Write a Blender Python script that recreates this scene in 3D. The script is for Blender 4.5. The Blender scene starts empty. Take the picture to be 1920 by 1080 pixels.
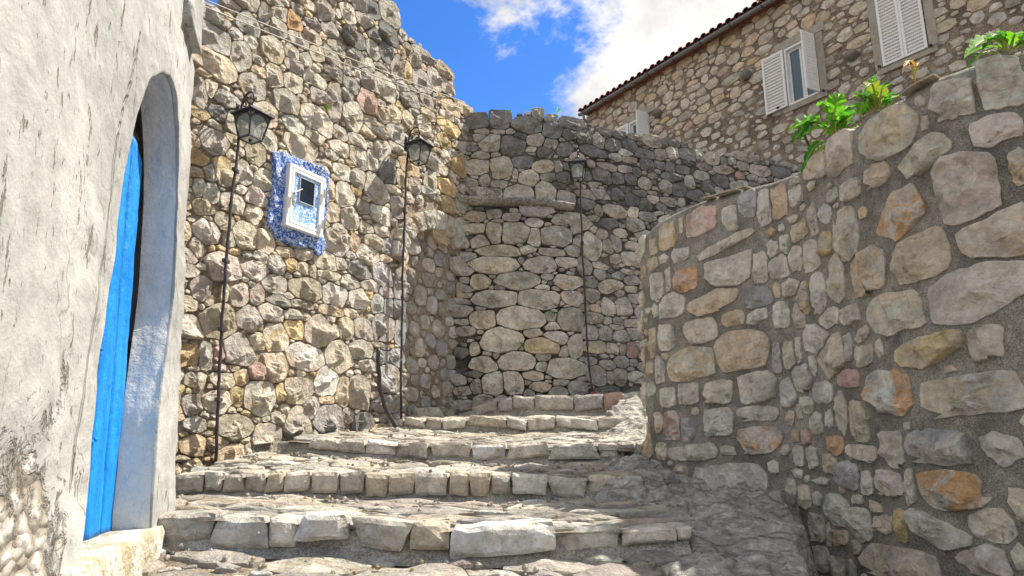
import bpy, bmesh, math, random
import numpy as np
from mathutils import Vector, Matrix, noise
R = math.radians
sc = bpy.context.scene
col = sc.collection

# ------------------------------------------------------------------ camera, sky, sun, exposure
F = 1280.0
PITCH = math.atan(295 / 1280)
SP, CP = math.sin(PITCH), math.cos(PITCH)
cd = bpy.data.cameras.new('camera'); cam = bpy.data.objects.new('camera', cd); col.objects.link(cam)
cd.sensor_width = 36; cd.lens = F / 1920 * 36; cd.clip_end = 3000; cd.clip_start = 0.05
cam.rotation_euler = (math.pi / 2 + PITCH, 0, 0); cam.location = (0, 0, 0)
sc.camera = cam
SUN_AZ, SUN_EL = R(62), R(54)          # azimuth from +Y towards +X
sd = Vector((math.sin(SUN_AZ) * math.cos(SUN_EL), math.cos(SUN_AZ) * math.cos(SUN_EL), math.sin(SUN_EL)))
sl = bpy.data.lights.new('sun', 'SUN'); sl.energy = 2.05; sl.angle = R(0.5); sl.color = (1, .93, .80)
so = bpy.data.objects.new('sun', sl); col.objects.link(so)
so.rotation_euler = (-sd).to_track_quat('-Z', 'Y').to_euler(); so.location = (8, 8, 20)
sc.view_settings.view_transform = 'Standard'; sc.view_settings.look = 'None'
sc.view_settings.gamma = 1; sc.view_settings.use_curve_mapping = False
sc.view_settings.exposure = 2.18

def build_world():
    w = bpy.data.worlds.new('World'); sc.world = w; w.use_nodes = True
    nt = w.node_tree; N = nt.nodes; L = nt.links; N.clear()
    out = N.new('ShaderNodeOutputWorld'); bg = N.new('ShaderNodeBackground'); bg.inputs[1].default_value = 0.15
    L.new(bg.outputs[0], out.inputs[0])
    sky = N.new('ShaderNodeTexSky'); sky.sky_type = 'NISHITA'; sky.sun_disc = False
    sky.sun_elevation = SUN_EL; sky.sun_rotation = SUN_AZ; sky.air_density = 1.0; sky.dust_density = 0.3; sky.ozone_density = 3.0
    hsv = N.new('ShaderNodeHueSaturation'); hsv.inputs['Saturation'].default_value = 1.34; hsv.inputs['Value'].default_value = .33; hsv.inputs['Hue'].default_value = .512
    L.new(sky.outputs[0], hsv.inputs['Color'])
    tc = N.new('ShaderNodeTexCoord')
    def math_(op, a, b=None, c=None):
        m = N.new('ShaderNodeMath'); m.operation = op
        for i, v in enumerate((a, b, c)):
            if v is None: continue
            if hasattr(v, 'name') and hasattr(v, 'links'): L.new(v, m.inputs[i])
            else: m.inputs[i].default_value = v
        return m.outputs[0]
    def noise_(scale, detail, rough, vec, dist=0.0):
        n = N.new('ShaderNodeTexNoise'); n.inputs['Scale'].default_value = scale; n.inputs['Detail'].default_value = detail
        n.inputs['Roughness'].default_value = rough; n.inputs['Distortion'].default_value = dist; L.new(vec, n.inputs['Vector']); return n.outputs['Fac']
    mp = N.new('ShaderNodeMapping'); mp.inputs['Scale'].default_value = (1, 1, 1.5); mp.inputs['Location'].default_value = (3.1, 0.4, 1.7)
    L.new(tc.outputs['Generated'], mp.inputs[0])
    big = noise_(1.6, 2, .5, mp.outputs[0]); fine = noise_(5.5, 9, .62, mp.outputs[0], .25)
    # large cloud bank around one direction
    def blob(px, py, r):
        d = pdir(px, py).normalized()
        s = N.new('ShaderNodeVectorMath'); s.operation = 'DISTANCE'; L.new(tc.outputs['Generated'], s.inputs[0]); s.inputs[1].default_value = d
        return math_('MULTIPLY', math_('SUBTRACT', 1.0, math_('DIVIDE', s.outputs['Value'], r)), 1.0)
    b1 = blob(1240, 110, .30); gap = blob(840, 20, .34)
    b = math_('SUBTRACT', math_('MAXIMUM', b1, 0.34), math_('MULTIPLY', math_('MINIMUM', math_('MAXIMUM', gap, 0.0), .55), .95))  # minimum cloud cover, raised beyond the view to brighten the fill light
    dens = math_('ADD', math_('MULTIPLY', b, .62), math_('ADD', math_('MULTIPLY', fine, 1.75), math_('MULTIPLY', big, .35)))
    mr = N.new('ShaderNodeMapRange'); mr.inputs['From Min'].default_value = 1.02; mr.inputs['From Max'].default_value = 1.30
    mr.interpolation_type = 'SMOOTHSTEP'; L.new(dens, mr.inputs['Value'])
    shade = noise_(4.6, 9, .62, mp.outputs[0], .4)
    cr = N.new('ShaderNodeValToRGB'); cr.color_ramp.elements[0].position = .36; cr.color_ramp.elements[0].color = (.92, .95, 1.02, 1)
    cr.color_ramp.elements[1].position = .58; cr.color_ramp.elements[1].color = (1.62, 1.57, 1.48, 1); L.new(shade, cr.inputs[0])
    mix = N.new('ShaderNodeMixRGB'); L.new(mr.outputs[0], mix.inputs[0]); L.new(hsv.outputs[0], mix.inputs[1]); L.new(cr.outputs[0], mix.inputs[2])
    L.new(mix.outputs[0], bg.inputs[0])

def pdir(px, py):
    u, v = (px - 960) / F, (540 - py) / F
    return Vector((u, CP - v * SP, SP + v * CP))
def ray(px, py):
    d = pdir(px, py); return d.x / d.y, d.z / d.y
def at(px, py, Y):
    u, w = ray(px, py); return Vector((u * Y, Y, w * Y))
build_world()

# ------------------------------------------------------------------ materials
def new_mat(name):
    m = bpy.data.materials.new(name); m.use_nodes = True; nt = m.node_tree
    return m, nt, nt.nodes['Principled BSDF']
class G:
    """small node-graph helper"""
    def __init__(s, nt): s.nt = nt; s.N = nt.nodes; s.L = nt.links; s.geo = s.N.new('ShaderNodeNewGeometry').outputs['Position']
    def put(s, sock, v):
        if isinstance(v, bpy.types.NodeSocket): s.L.new(v, sock)
        elif isinstance(v, tuple) and len(v) == 3 and sock.type == 'RGBA': sock.default_value = (*v, 1)
        else: sock.default_value = v
    def m(s, op, a, b=0.0, c=0.0, clamp=False):
        n = s.N.new('ShaderNodeMath'); n.operation = op; n.use_clamp = clamp
        s.put(n.inputs[0], a); s.put(n.inputs[1], b); s.put(n.inputs[2], c); return n.outputs[0]
    def noise(s, scale, detail=5, rough=.55, dist=0.0, vec=None):
        n = s.N.new('ShaderNodeTexNoise'); n.inputs['Scale'].default_value = scale; n.inputs['Detail'].default_value = detail
        n.inputs['Roughness'].default_value = rough; n.inputs['Distortion'].default_value = dist
        s.L.new(vec or s.geo, n.inputs['Vector']); return n.outputs['Fac']
    def vor(s, scale, feature='F1', vec=None, rnd=1.0):
        n = s.N.new('ShaderNodeTexVoronoi'); n.feature = feature; n.inputs['Scale'].default_value = scale; n.inputs['Randomness'].default_value = rnd
        s.L.new(vec or s.geo, n.inputs['Vector']); return n.outputs['Distance']
    def warp(s, scale, amt):
        n = s.N.new('ShaderNodeTexNoise'); n.inputs['Scale'].default_value = scale; n.inputs['Detail'].default_value = 3; s.L.new(s.geo, n.inputs['Vector'])
        v = s.N.new('ShaderNodeVectorMath'); v.operation = 'MULTIPLY_ADD'; s.L.new(n.outputs['Color'], v.inputs[0]); v.inputs[1].default_value = (amt,) * 3; s.L.new(s.geo, v.inputs[2])
        return v.outputs[0]
    def scaled(s, sc_):
        v = s.N.new('ShaderNodeMapping'); v.inputs['Scale'].default_value = sc_; s.L.new(s.geo, v.inputs[0]); return v.outputs[0]
    def rng(s, v, a, b, c=0.0, d=1.0, smooth=True):
        n = s.N.new('ShaderNodeMapRange'); n.interpolation_type = 'SMOOTHSTEP' if smooth else 'LINEAR'
        s.put(n.inputs['Value'], v); n.inputs['From Min'].default_value = a; n.inputs['From Max'].default_value = b
        n.inputs['To Min'].default_value = c; n.inputs['To Max'].default_value = d; return n.outputs[0]
    def mix(s, f, a, b, mode='MIX'):
        n = s.N.new('ShaderNodeMixRGB'); n.blend_type = mode; s.put(n.inputs[0], f); s.put(n.inputs[1], a); s.put(n.inputs[2], b); return n.outputs[0]
    def attr(s, name, out='Color'):
        n = s.N.new('ShaderNodeAttribute'); n.attribute_name = name; return n.outputs[out]
    def bump(s, h, dist, strength=1.0, prev=None):
        n = s.N.new('ShaderNodeBump'); n.inputs['Distance'].default_value = dist; n.inputs['Strength'].default_value = strength
        s.L.new(h, n.inputs['Height'])
        if prev: s.L.new(prev, n.inputs['Normal'])
        return n.outputs[0]
def mul(g, c, f): return g.mix(1.0, c, f, 'MULTIPLY')

def mat_stone(name, bump=.02, stain=.5, pits=.5, sc_=1.0, lichen=0.0, streak=False):
    m, nt, b = new_mat(name); g = G(nt)
    c = g.mix(g.rng(g.noise(4.6, 9, .78, .9), .485, .545), g.attr('tint'), g.attr('tint2'))
    n1 = g.noise(5 * sc_, 6, .6, .3); n2 = g.noise(28 * sc_, 6, .68); n3 = g.noise(90 * sc_, 3, .6)
    br = g.m('ADD', g.rng(n1, .3, .7, .74, 1.22), g.m('MULTIPLY', g.m('SUBTRACT', n2, .5), 1.0))
    c = mul(g, c, br)
    st = g.m('MULTIPLY', g.rng(g.noise(3.1 * sc_, 5, .6, .8), .54, .68), stain)
    c = g.mix(st, c, (.47, .32, .15))
    wht = g.m('MULTIPLY', g.rng(g.noise(4.3 * sc_, 6, .7, 1.2), .56, .66), .35)
    c = g.mix(wht, c, (.62, .59, .54))
    wv = g.warp(6 * sc_, .12)
    cr = g.vor(9 * sc_, 'DISTANCE_TO_EDGE', wv); crk = g.rng(cr, .0, .045, 1, 0)
    crk = g.m('MULTIPLY', crk, g.rng(g.noise(2.3 * sc_, 2), .5, .62))
    c = g.mix(g.m('MULTIPLY', crk, .28), c, (.14, .12, .10))
    pit = g.rng(g.noise(36 * sc_, 4, .75, .4), .60, .70)
    c = g.mix(g.m('MULTIPLY', pit, pits), c, (.10, .09, .075))
    if lichen: 
        c = g.mix(g.m('MULTIPLY', g.rng(g.noise(1.7, 7, .7, .5), .46, .6), lichen), c, (.085, .088, .092))
    nt.links.new(c, b.inputs['Base Color']); b.inputs['Roughness'].default_value = .93
    b.inputs['Specular IOR Level'].default_value = .25
    fac = g.vor(11 * sc_, 'F1', g.warp(9 * sc_, .1)); n4 = g.noise(13 * sc_, 9, .72, .3)
    h = g.m('ADD', g.m('MULTIPLY', n4, 3.2), g.m('ADD', g.m('MULTIPLY', n2, 1.2), g.m('MULTIPLY', fac, 1.1)))
    h = g.m('ADD', h, g.m('MULTIPLY', n3, .22)); h = g.m('SUBTRACT', h, g.m('ADD', g.m('MULTIPLY', crk, .35), g.m('MULTIPLY', pit, .3)))
    nt.links.new(g.bump(h, bump * 1.8, .9), b.inputs['Normal'])
    return m
def mat_mortar(name, c1, c2, bump=.006, grit=130, speck=.5):
    m, nt, b = new_mat(name); g = G(nt)
    n1 = g.noise(2.3, 6, .65, .3); n2 = g.noise(grit, 4, .75); n3 = g.noise(17, 5, .65)
    c = g.mix(g.rng(n1, .35, .65), c1, c2)
    c = mul(g, c, g.rng(n2, .3, .7, 1 - speck, 1 + speck)); c = mul(g, c, g.rng(n3, .3, .7, .8, 1.2))
    nt.links.new(c, b.inputs['Base Color']); b.inputs['Roughness'].default_value = .97; b.inputs['Specular IOR Level'].default_value = .15
    h = g.m('ADD', n2, g.m('MULTIPLY', n3, 2.0)); nt.links.new(g.bump(h, bump * 2, .9), b.inputs['Normal'])
    return m
def mat_plain(name, c, rough=.5, metal=0.0, var=.15, bump=0.0, bscale=40, spec=.4):
    m, nt, b = new_mat(name); g = G(nt)
    n = g.noise(bscale * .3, 5, .6); cc = mul(g, g.mix(0.0, c, c), g.rng(n, .3, .7, 1 - var, 1 + var))
    nt.links.new(cc, b.inputs['Base Color']); b.inputs['Roughness'].default_value = rough; b.inputs['Metallic'].default_value = metal
    b.inputs['Specular IOR Level'].default_value = spec
    if bump: nt.links.new(g.bump(g.noise(bscale, 5, .6), bump, .9), b.inputs['Normal'])
    return m
def mat_rock(name):
    m, nt, b = new_mat(name); g = G(nt)
    w = g.warp(3.5, .12); v = g.N.new('ShaderNodeMapping'); v.inputs['Rotation'].default_value = (.25, .15, .5); v.inputs['Scale'].default_value = (1.6, 4.2, 9.0); g.L.new(w, v.inputs[0]); vv = v.outputs[0]
    n1 = g.noise(1.3, 9, .72, .6, vec=vv); n2 = g.noise(26, 8, .75); n0 = g.noise(1.6, 4, .6); n3 = g.noise(6, 9, .74, .8)
    cr = g.rng(g.vor(1.15, 'DISTANCE_TO_EDGE', vv), 0, .07, 1, 0); cr2 = g.m('MULTIPLY', g.rng(g.vor(3.1, 'DISTANCE_TO_EDGE', vv), 0, .06, 1, 0), g.rng(n0, .45, .6))
    c = g.mix(g.rng(n1, .34, .64), (.46, .44, .405), (.84, .80, .74)); c = mul(g, c, g.rng(n2, .3, .72, .62, 1.3))
    c = g.mix(g.m('MULTIPLY', g.rng(n3, .55, .68), .5), c, (.50, .45, .37))
    ck = g.m('MAXIMUM', cr, g.m('MULTIPLY', cr2, .7)); c = g.mix(g.m('MULTIPLY', ck, .4), c, (.07, .065, .06))
    nt.links.new(c, b.inputs['Base Color']); b.inputs['Roughness'].default_value = .95; b.inputs['Specular IOR Level'].default_value = .2
    h = g.m('ADD', g.m('MULTIPLY', n1, 2.4), g.m('ADD', g.m('MULTIPLY', n2, .8), g.m('MULTIPLY', n3, 2.6))); h = g.m('SUBTRACT', h, g.m('MULTIPLY', ck, .5))
    nt.links.new(g.bump(h, .034, 1.0), b.inputs['Normal'])
    return m
def mat_white_wall():
    m, nt, b = new_mat('whitewashed plaster'); g = G(nt)
    wear = g.attr('wear', 'Fac'); gd = g.attr('groove', 'Fac')
    big = g.noise(1.3, 5, .6, .4); mid = g.noise(9, 6, .65); fine = g.noise(60, 4, .7); vstr = g.noise(2.0, 7, .7, .6, vec=g.scaled((6, 6, 1.2)))
    c = g.mix(g.rng(big, .3, .7), (.30, .30, .292), (.44, .44, .43))
    c = mul(g, c, g.rng(mid, .3, .7, .88, 1.1))
    c = g.mix(g.m('MULTIPLY', g.rng(vstr, .52, .72), .32), c, (.40, .38, .35))
    sp = g.rng(g.noise(1.9, 5, .75, .3, vec=g.scaled((9, 9, 2.4))), .605, .635)
    c = g.mix(g.m('MULTIPLY', sp, .75), c, (.16, .125, .085))
    sp2 = g.rng(g.noise(5.5, 4, .7, .2, vec=g.scaled((7, 7, 2.2))), .625, .665); c = g.mix(g.m('MULTIPLY', sp2, .6), c, (.12, .10, .08))
    # worn plaster: rubble and grit showing through
    w = g.m('ADD', wear, g.m('MULTIPLY', g.m('SUBTRACT', g.noise(11, 6, .7, .5), .5), 1.5)); wm = g.rng(w, .42, .60)
    rub = g.vor(17, 'F1', g.warp(8, .08)); rc = g.mix(g.rng(rub, .1, .7), (.60, .58, .54), (.22, .18, .13))
    c = g.mix(g.m('MULTIPLY', wm, .72), c, rc)
    ckk = g.m('MULTIPLY', g.rng(g.vor(1.5, 'DISTANCE_TO_EDGE', g.warp(5, .16)), 0, .006, 1, 0), g.rng(g.noise(1.1, 3), .50, .56)); c = g.mix(g.m('MULTIPLY', ckk, .6), c, (.15, .14, .13))
    gr = g.m('ADD', gd, g.m('MULTIPLY', g.m('SUBTRACT', g.noise(7, 4), .5), .012)); gm = g.rng(gr, .004, .011, 1, 0)
    c = g.mix(g.m('MULTIPLY', gm, .5), c, (.20, .20, .20))
    nt.links.new(c, b.inputs['Base Color']); b.inputs['Roughness'].default_value = .93; b.inputs['Specular IOR Level'].default_value = .2
    h = g.m('ADD', g.m('MULTIPLY', mid, .6), g.m('ADD', g.m('MULTIPLY', big, 1.6), g.m('MULTIPLY', fine, .14)))
    h = g.m('SUBTRACT', h, g.m('ADD', g.m('MULTIPLY', sp, .5), g.m('MULTIPLY', gm, .8)))
    h = g.m('SUBTRACT', h, g.m('MULTIPLY', wm, g.m('ADD', .35, g.m('MULTIPLY', rub, 1.3))))
    nt.links.new(g.bump(h, .022, .85), b.inputs['Normal']); return m
def mat_door():
    m, nt, b = new_mat('worn blue door paint'); g = G(nt)
    c = g.mix(g.rng(g.noise(2.2, 5, .6, vec=g.scaled((5, 5, 1))), .3, .7), (.0, .19, .64), (.01, .29, .78))
    chip = g.rng(g.noise(4, 8, .8, .3, vec=g.scaled((5, 5, 1.6))), .64, .67); c = g.mix(g.m('MULTIPLY', chip, .75), c, (.30, .36, .40))
    c = g.mix(g.m('MULTIPLY', g.rng(g.noise(9, 6, .75), .58, .68), .5), c, (.01, .06, .22))
    nt.links.new(c, b.inputs['Base Color']); b.inputs['Roughness'].default_value = .5; b.inputs['Specular IOR Level'].default_value = .35
    h = g.m('ADD', g.noise(14, 5, .6), g.m('ADD', g.m('MULTIPLY', g.noise(6, 6, .7, vec=g.scaled((9, 9, .6))), .8), g.m('MULTIPLY', chip, -.25))); nt.links.new(g.bump(h, .016, .9), b.inputs['Normal']); return m
def mat_mottled(name, ca, cb, scale, lo, hi, bump=.01):
    m, nt, b = new_mat(name); g = G(nt)
    n = g.noise(scale, 6, .7, .6); c = g.mix(g.rng(n, lo, hi), ca, cb)
    nt.links.new(c, b.inputs['Base Color']); b.inputs['Roughness'].default_value = .8
    nt.links.new(g.bump(g.m('ADD', g.noise(26, 5, .7), g.m('MULTIPLY', g.noise(9, 3), 1.5)), bump * 2, .9), b.inputs['Normal']); return m
def mat_leaf(name, c, c2):
    m, nt, b = new_mat(name); g = G(nt)
    cc = g.mix(g.rng(g.noise(14, 4), .35, .65), c, c2); nt.links.new(cc, b.inputs['Base Color']); b.inputs['Roughness'].default_value = .75; b.inputs['Specular IOR Level'].default_value = .15
    tr = nt.nodes.new('ShaderNodeBsdfTranslucent'); nt.links.new(mul(g, cc, (1.5, 1.6, .7)), tr.inputs[0])
    ms = nt.nodes.new('ShaderNodeMixShader'); ms.inputs[0].default_value = .42
    nt.links.new(b.outputs[0], ms.inputs[1]); nt.links.new(tr.outputs[0], ms.inputs[2])
    nt.links.new(ms.outputs[0], nt.nodes['Material Output'].inputs[0])
    nt.links.new(g.bump(g.noise(45, 3), .006, .7), b.inputs['Normal']); return m
def mat_glass(name, tint=(.8, .9, .9), rough=.08, alpha=.3):
    m, nt, b = new_mat(name); b.inputs['Base Color'].default_value = (*tint, 1); b.inputs['Roughness'].default_value = rough
    b.inputs['Alpha'].default_value = alpha; b.inputs['Specular IOR Level'].default_value = .6; return m

M = dict(
    warm=mat_stone('warm limestone rubble', .017, .55, .55),
    grey=mat_stone('grey weathered rubble', .017, .22, .5, lichen=.3),
    new=mat_stone('split limestone', .015, .30, .10, sc_=1.15),
    facade=mat_stone('facade rubble', .012, .4, .3, sc_=.8, lichen=.05),
    step=mat_stone('worn step stone', .013, .22, .35, sc_=1.1),
    mortar_b=mat_mortar('earthy joint mortar', (.21, .165, .12), (.36, .30, .23), .01, 60),
    mortar_n=mat_mortar('niche mortar', (.36, .33, .29), (.52, .48, .42), .01, 60, .3),
    mortar_d=mat_mortar('dark dry joint dirt', (.075, .068, .06), (.20, .18, .155), .012, 50),
    mortar_c=mat_mortar('coarse cement mortar', (.21, .195, .172), (.37, .345, .305), .007, 120, .5),
    mortar_h=mat_mortar('facade joint mortar', (.19, .15, .12), (.36, .29, .22), .015, 40),
    cement=mat_mortar('rough step cement', (.30, .275, .24), (.48, .45, .40), .009, 90, .5),
    slab=mat_mortar('weathered concrete slab', (.22, .205, .185), (.38, .355, .315), .012, 40),
    rock=mat_rock('bedrock'),
    white=mat_white_wall(),
    reveal=mat_mottled('whitewashed reveal', (.57, .555, .52), (.70, .685, .65), 5, .3, .7, .008),
    sill=mat_mottled('worn threshold plaster', (.42, .36, .24), (.68, .66, .58), 9, .38, .6, .02),
    blue=mat_door(),
    bluepatch=mat_mottled('blue and white limewash', (.02, .12, .54), (.60, .70, .84), 32, .46, .58, .02),
    bluedoor=mat_mottled('mottled light blue paint', (.05, .28, .74), (.72, .80, .88), 40, .42, .60, .002),
    wpaint=mat_plain('white paint', (.80, .80, .79), .5, 0, .05),
    shutter=mat_plain('white lacquered louvre', (.80, .80, .80), .45, 0, .04),
    iron=mat_plain('dark lantern iron', (.055, .050, .062), .5, .5, .3, .004, 60),
    cable=mat_plain('weathered black conduit', (.045, .038, .045), .5, 0, .35),
    wire=mat_plain('pale service wire', (.42, .40, .36), .6),
    dark=mat_plain('dark void', (.01, .011, .012), .3),
    steel=mat_plain('galvanised steel', (.42, .43, .44), .4, .7, .1),
    gutter=mat_plain('dull zinc gutter', (.22, .235, .25), .5, .35, .2, .004),
    tile=mat_mottled('terracotta tile', (.20, .055, .040), (.34, .12, .075), 7, .35, .65, .012),
    brick=mat_mottled('brick chimney', (.22, .10, .06), (.34, .20, .13), 9, .35, .65, .02),
    lintel=mat_mottled('smooth stone lintel', (.32, .28, .22), (.44, .40, .33), 6, .3, .7, .01),
    glassd=mat_glass('window glass', (.09, .15, .20), .05, .92),
    panedark=mat_plain('dark hatch pane', (.012, .022, .035), .25, 0, .3),
    glass=mat_glass('lantern glass', (.42, .47, .44), .12, .42),
    bulb=mat_plain('lamp bulb', (.85, .85, .80), .3),
    curtain=mat_plain('pale curtain', (.35, .42, .50), .8),
    leaf=mat_leaf('fresh green leaf', (.10, .30, .02), (.17, .42, .04)),
    leafd=mat_leaf('deep green leaf', (.03, .16, .03), (.07, .25, .03)),
    leafy=mat_leaf('yellowing leaf', (.20, .22, .04), (.13, .24, .03)),
    dry=mat_leaf('dry curled leaf', (.42, .20, .07), (.52, .32, .12)),
    stalk=mat_plain('plant stalk', (.28, .30, .08), .6),
    twig=mat_plain('bare twig', (.12, .09, .06), .8),
    soil=mat_mortar('soil', (.12, .09, .06), (.22, .18, .13), .02, 40),
    redp=mat_plain('red plastic cap', (.55, .05, .04), .4),
)

# ------------------------------------------------------------------ object helpers
def link(name, verts, faces, mat, parent=None, tint=None, smooth=True, loc=None, attrs=None):
    me = bpy.data.meshes.new(name)
    if loc is not None: verts = [(v[0] - loc[0], v[1] - loc[1], v[2] - loc[2]) for v in verts]
    me.from_pydata(verts, [], faces); me.materials.append(mat)
    if smooth: me.polygons.foreach_set('use_smooth', [True] * len(me.polygons))
    if tint is not None:
        tint = np.asarray(tint, dtype=np.float32)
        for nm, sl_ in (('tint', tint[:, :4]), ('tint2', tint[:, -4:])):
            a = me.color_attributes.new(nm, 'FLOAT_COLOR', 'POINT'); a.data.foreach_set('color', np.ascontiguousarray(sl_).ravel())
    for k, v in (attrs or {}).items():
        a = me.attributes.new(k, 'FLOAT', 'POINT'); a.data.foreach_set('value', np.asarray(v, dtype=np.float32))
    me.update(); o = bpy.data.objects.new(name, me); col.objects.link(o)
    if loc is not None: o.location = loc
    if parent: attach(o, parent)
    return o
def attach(o, parent):
    o.parent = parent; o.matrix_parent_inverse = world_m(parent).inverted()
def world_m(o):
    m = Matrix.LocRotScale(o.location, o.rotation_euler, o.scale)
    return world_m(o.parent) @ o.matrix_parent_inverse @ m if o.parent else m
def tag(o, label=None, cat=None, group=None, kind=None):
    for k, v in (('label', label), ('category', cat), ('group', group), ('kind', kind)):
        if v: o[k] = v
    return o
def empty(name, loc, label=None, cat=None, group=None, kind=None):
    o = bpy.data.objects.new(name, None); o.empty_display_size = .1; o.location = loc; col.objects.link(o); return tag(o, label, cat, group, kind)
class MB:
    def __init__(s): s.v = []; s.f = []
    def add(s, v, f):
        k = len(s.v); s.v += [tuple(x) for x in v]; s.f += [tuple(i + k for i in q) for q in f]; return s
    def box(s, c, d, rot=None, fr=None):
        """box with centre c, size d; fr = (origin, ax, ay, az) frame"""
        pts = [Vector((x * d[0] / 2, y * d[1] / 2, z * d[2] / 2)) for x in (-1, 1) for y in (-1, 1) for z in (-1, 1)]
        if rot is not None: pts = [rot @ p for p in pts]
        pts = [p + Vector(c) for p in pts]
        if fr: pts = [fr[0] + fr[1] * p.x + fr[2] * p.y + fr[3] * p.z for p in pts]
        return s.add(pts, [(0, 1, 3, 2), (4, 6, 7, 5), (0, 4, 5, 1), (2, 3, 7, 6), (0, 2, 6, 4), (1, 5, 7, 3)])
    def tube(s, pts, r, n=8, cap=True):
        pts = [Vector(p) for p in pts]; rings = []; k0 = len(s.v); up = Vector((.13, .21, .97))
        rr = r if isinstance(r, (list, tuple)) else [r] * len(pts)
        for i, p in enumerate(pts):
            d = (pts[min(i + 1, len(pts) - 1)] - pts[max(i - 1, 0)]).normalized()
            a = d.cross(up); a = a.normalized() if a.length > .05 else d.cross(Vector((1, 0, 0))).normalized(); bb = d.cross(a).normalized()
            for j in range(n):
                t = 2 * math.pi * j / n; s.v.append(tuple(p + (a * math.cos(t) + bb * math.sin(t)) * rr[i]))
        for i in range(len(pts) - 1):
            for j in range(n): s.f.append((k0 + i * n + j, k0 + i * n + (j + 1) % n, k0 + (i + 1) * n + (j + 1) % n, k0 + (i + 1) * n + j))
        if cap:
            s.f.append(tuple(k0 + j for j in range(n))[::-1]); s.f.append(tuple(k0 + (len(pts) - 1) * n + j for j in range(n)))
        return s
    def build(s, name, mat, parent=None, smooth=False, bevel=0.0, loc=None):
        o = link(name, s.v, s.f, mat, parent, smooth=smooth, loc=loc)
        if bevel:
            md = o.modifiers.new('bevel', 'BEVEL'); md.width = bevel; md.segments = 2; md.limit_method = 'ANGLE'
        return o

TONE = dict(g=(.44, .41, .365), l=(.60, .555, .48), w=(.70, .67, .60), c=(.58, .51, .40), y=(.58, .45, .26), a=(.63, .50, .36),
            o=(.57, .36, .20), r=(.47, .33, .285), p=(.54, .475, .42), d=(.235, .228, .22), b=(.39, .38, .375))

class Surf:
    """a vertical surface over a plan polyline; s = length along it, t = height"""
    def __init__(s, pts, flip=False, smooth=True, lean=0.0):
        P = [Vector(p) for p in pts]
        if smooth and len(P) > 2:
            Q = []
            for i in range(len(P) - 1):
                p0, p1, p2, p3 = P[max(i - 1, 0)], P[i], P[i + 1], P[min(i + 2, len(P) - 1)]
                for k in range(10):
                    t = k / 10; Q.append(.5 * ((2 * p1) + (p2 - p0) * t + (2 * p0 - 5 * p1 + 4 * p2 - p3) * t * t + (3 * p1 - p0 - 3 * p2 + p3) * t ** 3))
            Q.append(P[-1]); P = Q
        s.P = np.array([(p.x, p.y) for p in P]); d = np.diff(s.P, axis=0); l = np.hypot(d[:, 0], d[:, 1])
        s.S = np.concatenate([[0], np.cumsum(l)]); s.L = s.S[-1]
        n = np.stack([d[:, 1], -d[:, 0]], 1) / l[:, None]
        if flip: n = -n
        nn = np.concatenate([n[:1], (n[1:] + n[:-1]), n[-1:]]); s.Nn = nn / np.hypot(nn[:, 0], nn[:, 1])[:, None]; s.lean = lean
    def __call__(s, a, t, out=0.0):
        e0 = min(a, 0.0); e1 = max(a - s.L, 0.0); aa = min(max(a, 0), s.L)
        x = np.interp(aa, s.S, s.P[:, 0]); y = np.interp(aa, s.S, s.P[:, 1])
        nx = np.interp(aa, s.S, s.Nn[:, 0]); ny = np.interp(aa, s.S, s.Nn[:, 1])
        tx, ty = -ny, nx
        if (s.P[-1] - s.P[0]) @ np.array([tx, ty]) < 0: tx, ty = -tx, -ty
        x += tx * (e0 + e1); y += ty * (e0 + e1); o = out - s.lean * t
        return Vector((x + nx * o, y + ny * o, t))
    def st(s, px, py):
        u, w = ray(px, py); best = None
        A = s.P[:-1]; B = s.P[1:]
        fa = A[:, 0] - u * A[:, 1]; fb = B[:, 0] - u * B[:, 1]
        for i in np.nonzero(fa * fb <= 0)[0]:
            k = fa[i] / (fa[i] - fb[i] + 1e-12); Y = A[i, 1] + k * (B[i, 1] - A[i, 1])
            if Y > .2 and (best is None or Y < best[0]): best = (Y, s.S[i] + k * (s.S[i + 1] - s.S[i]))
        if best is None:   # extend the nearer end straight
            i = 0 if abs(fa[0]) < abs(fb[-1]) else len(A) - 1
            k = fa[i] / (fa[i] - fb[i] + 1e-12); Y = A[i, 1] + k * (B[i, 1] - A[i, 1]); best = (Y, s.S[i] + k * (s.S[i + 1] - s.S[i]))
        return best[1], w * best[0]

def traced(surf, ox, oy, txt, scale=4.0):
    """'x y w h tone[angle]' entries measured on an enlarged photograph -> stones on the surface (s, t, w, h, angle, tone)"""
    out = []
    for e in txt.split(';'):
        q = e.split()
        if len(q) < 4: continue
        x, y, w, h = (float(v) for v in q[:4]); tone = q[4] if len(q) > 4 else 'g'; ang = float(q[5]) if len(q) > 5 else 0
        px, py = ox + x / scale, oy + y / scale; w /= scale; h /= scale
        a0, _ = surf.st(px - w / 2, py); a1, _ = surf.st(px + w / 2, py); _, t0 = surf.st(px, py + h / 2); _, t1 = surf.st(px, py - h / 2); a, t = surf.st(px, py)
        out.append([(a0 + a1) / 2, (t0 + t1) / 2, min(abs(a1 - a0), 1.2), abs(t1 - t0), R(ang), tone])
    return out

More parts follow.
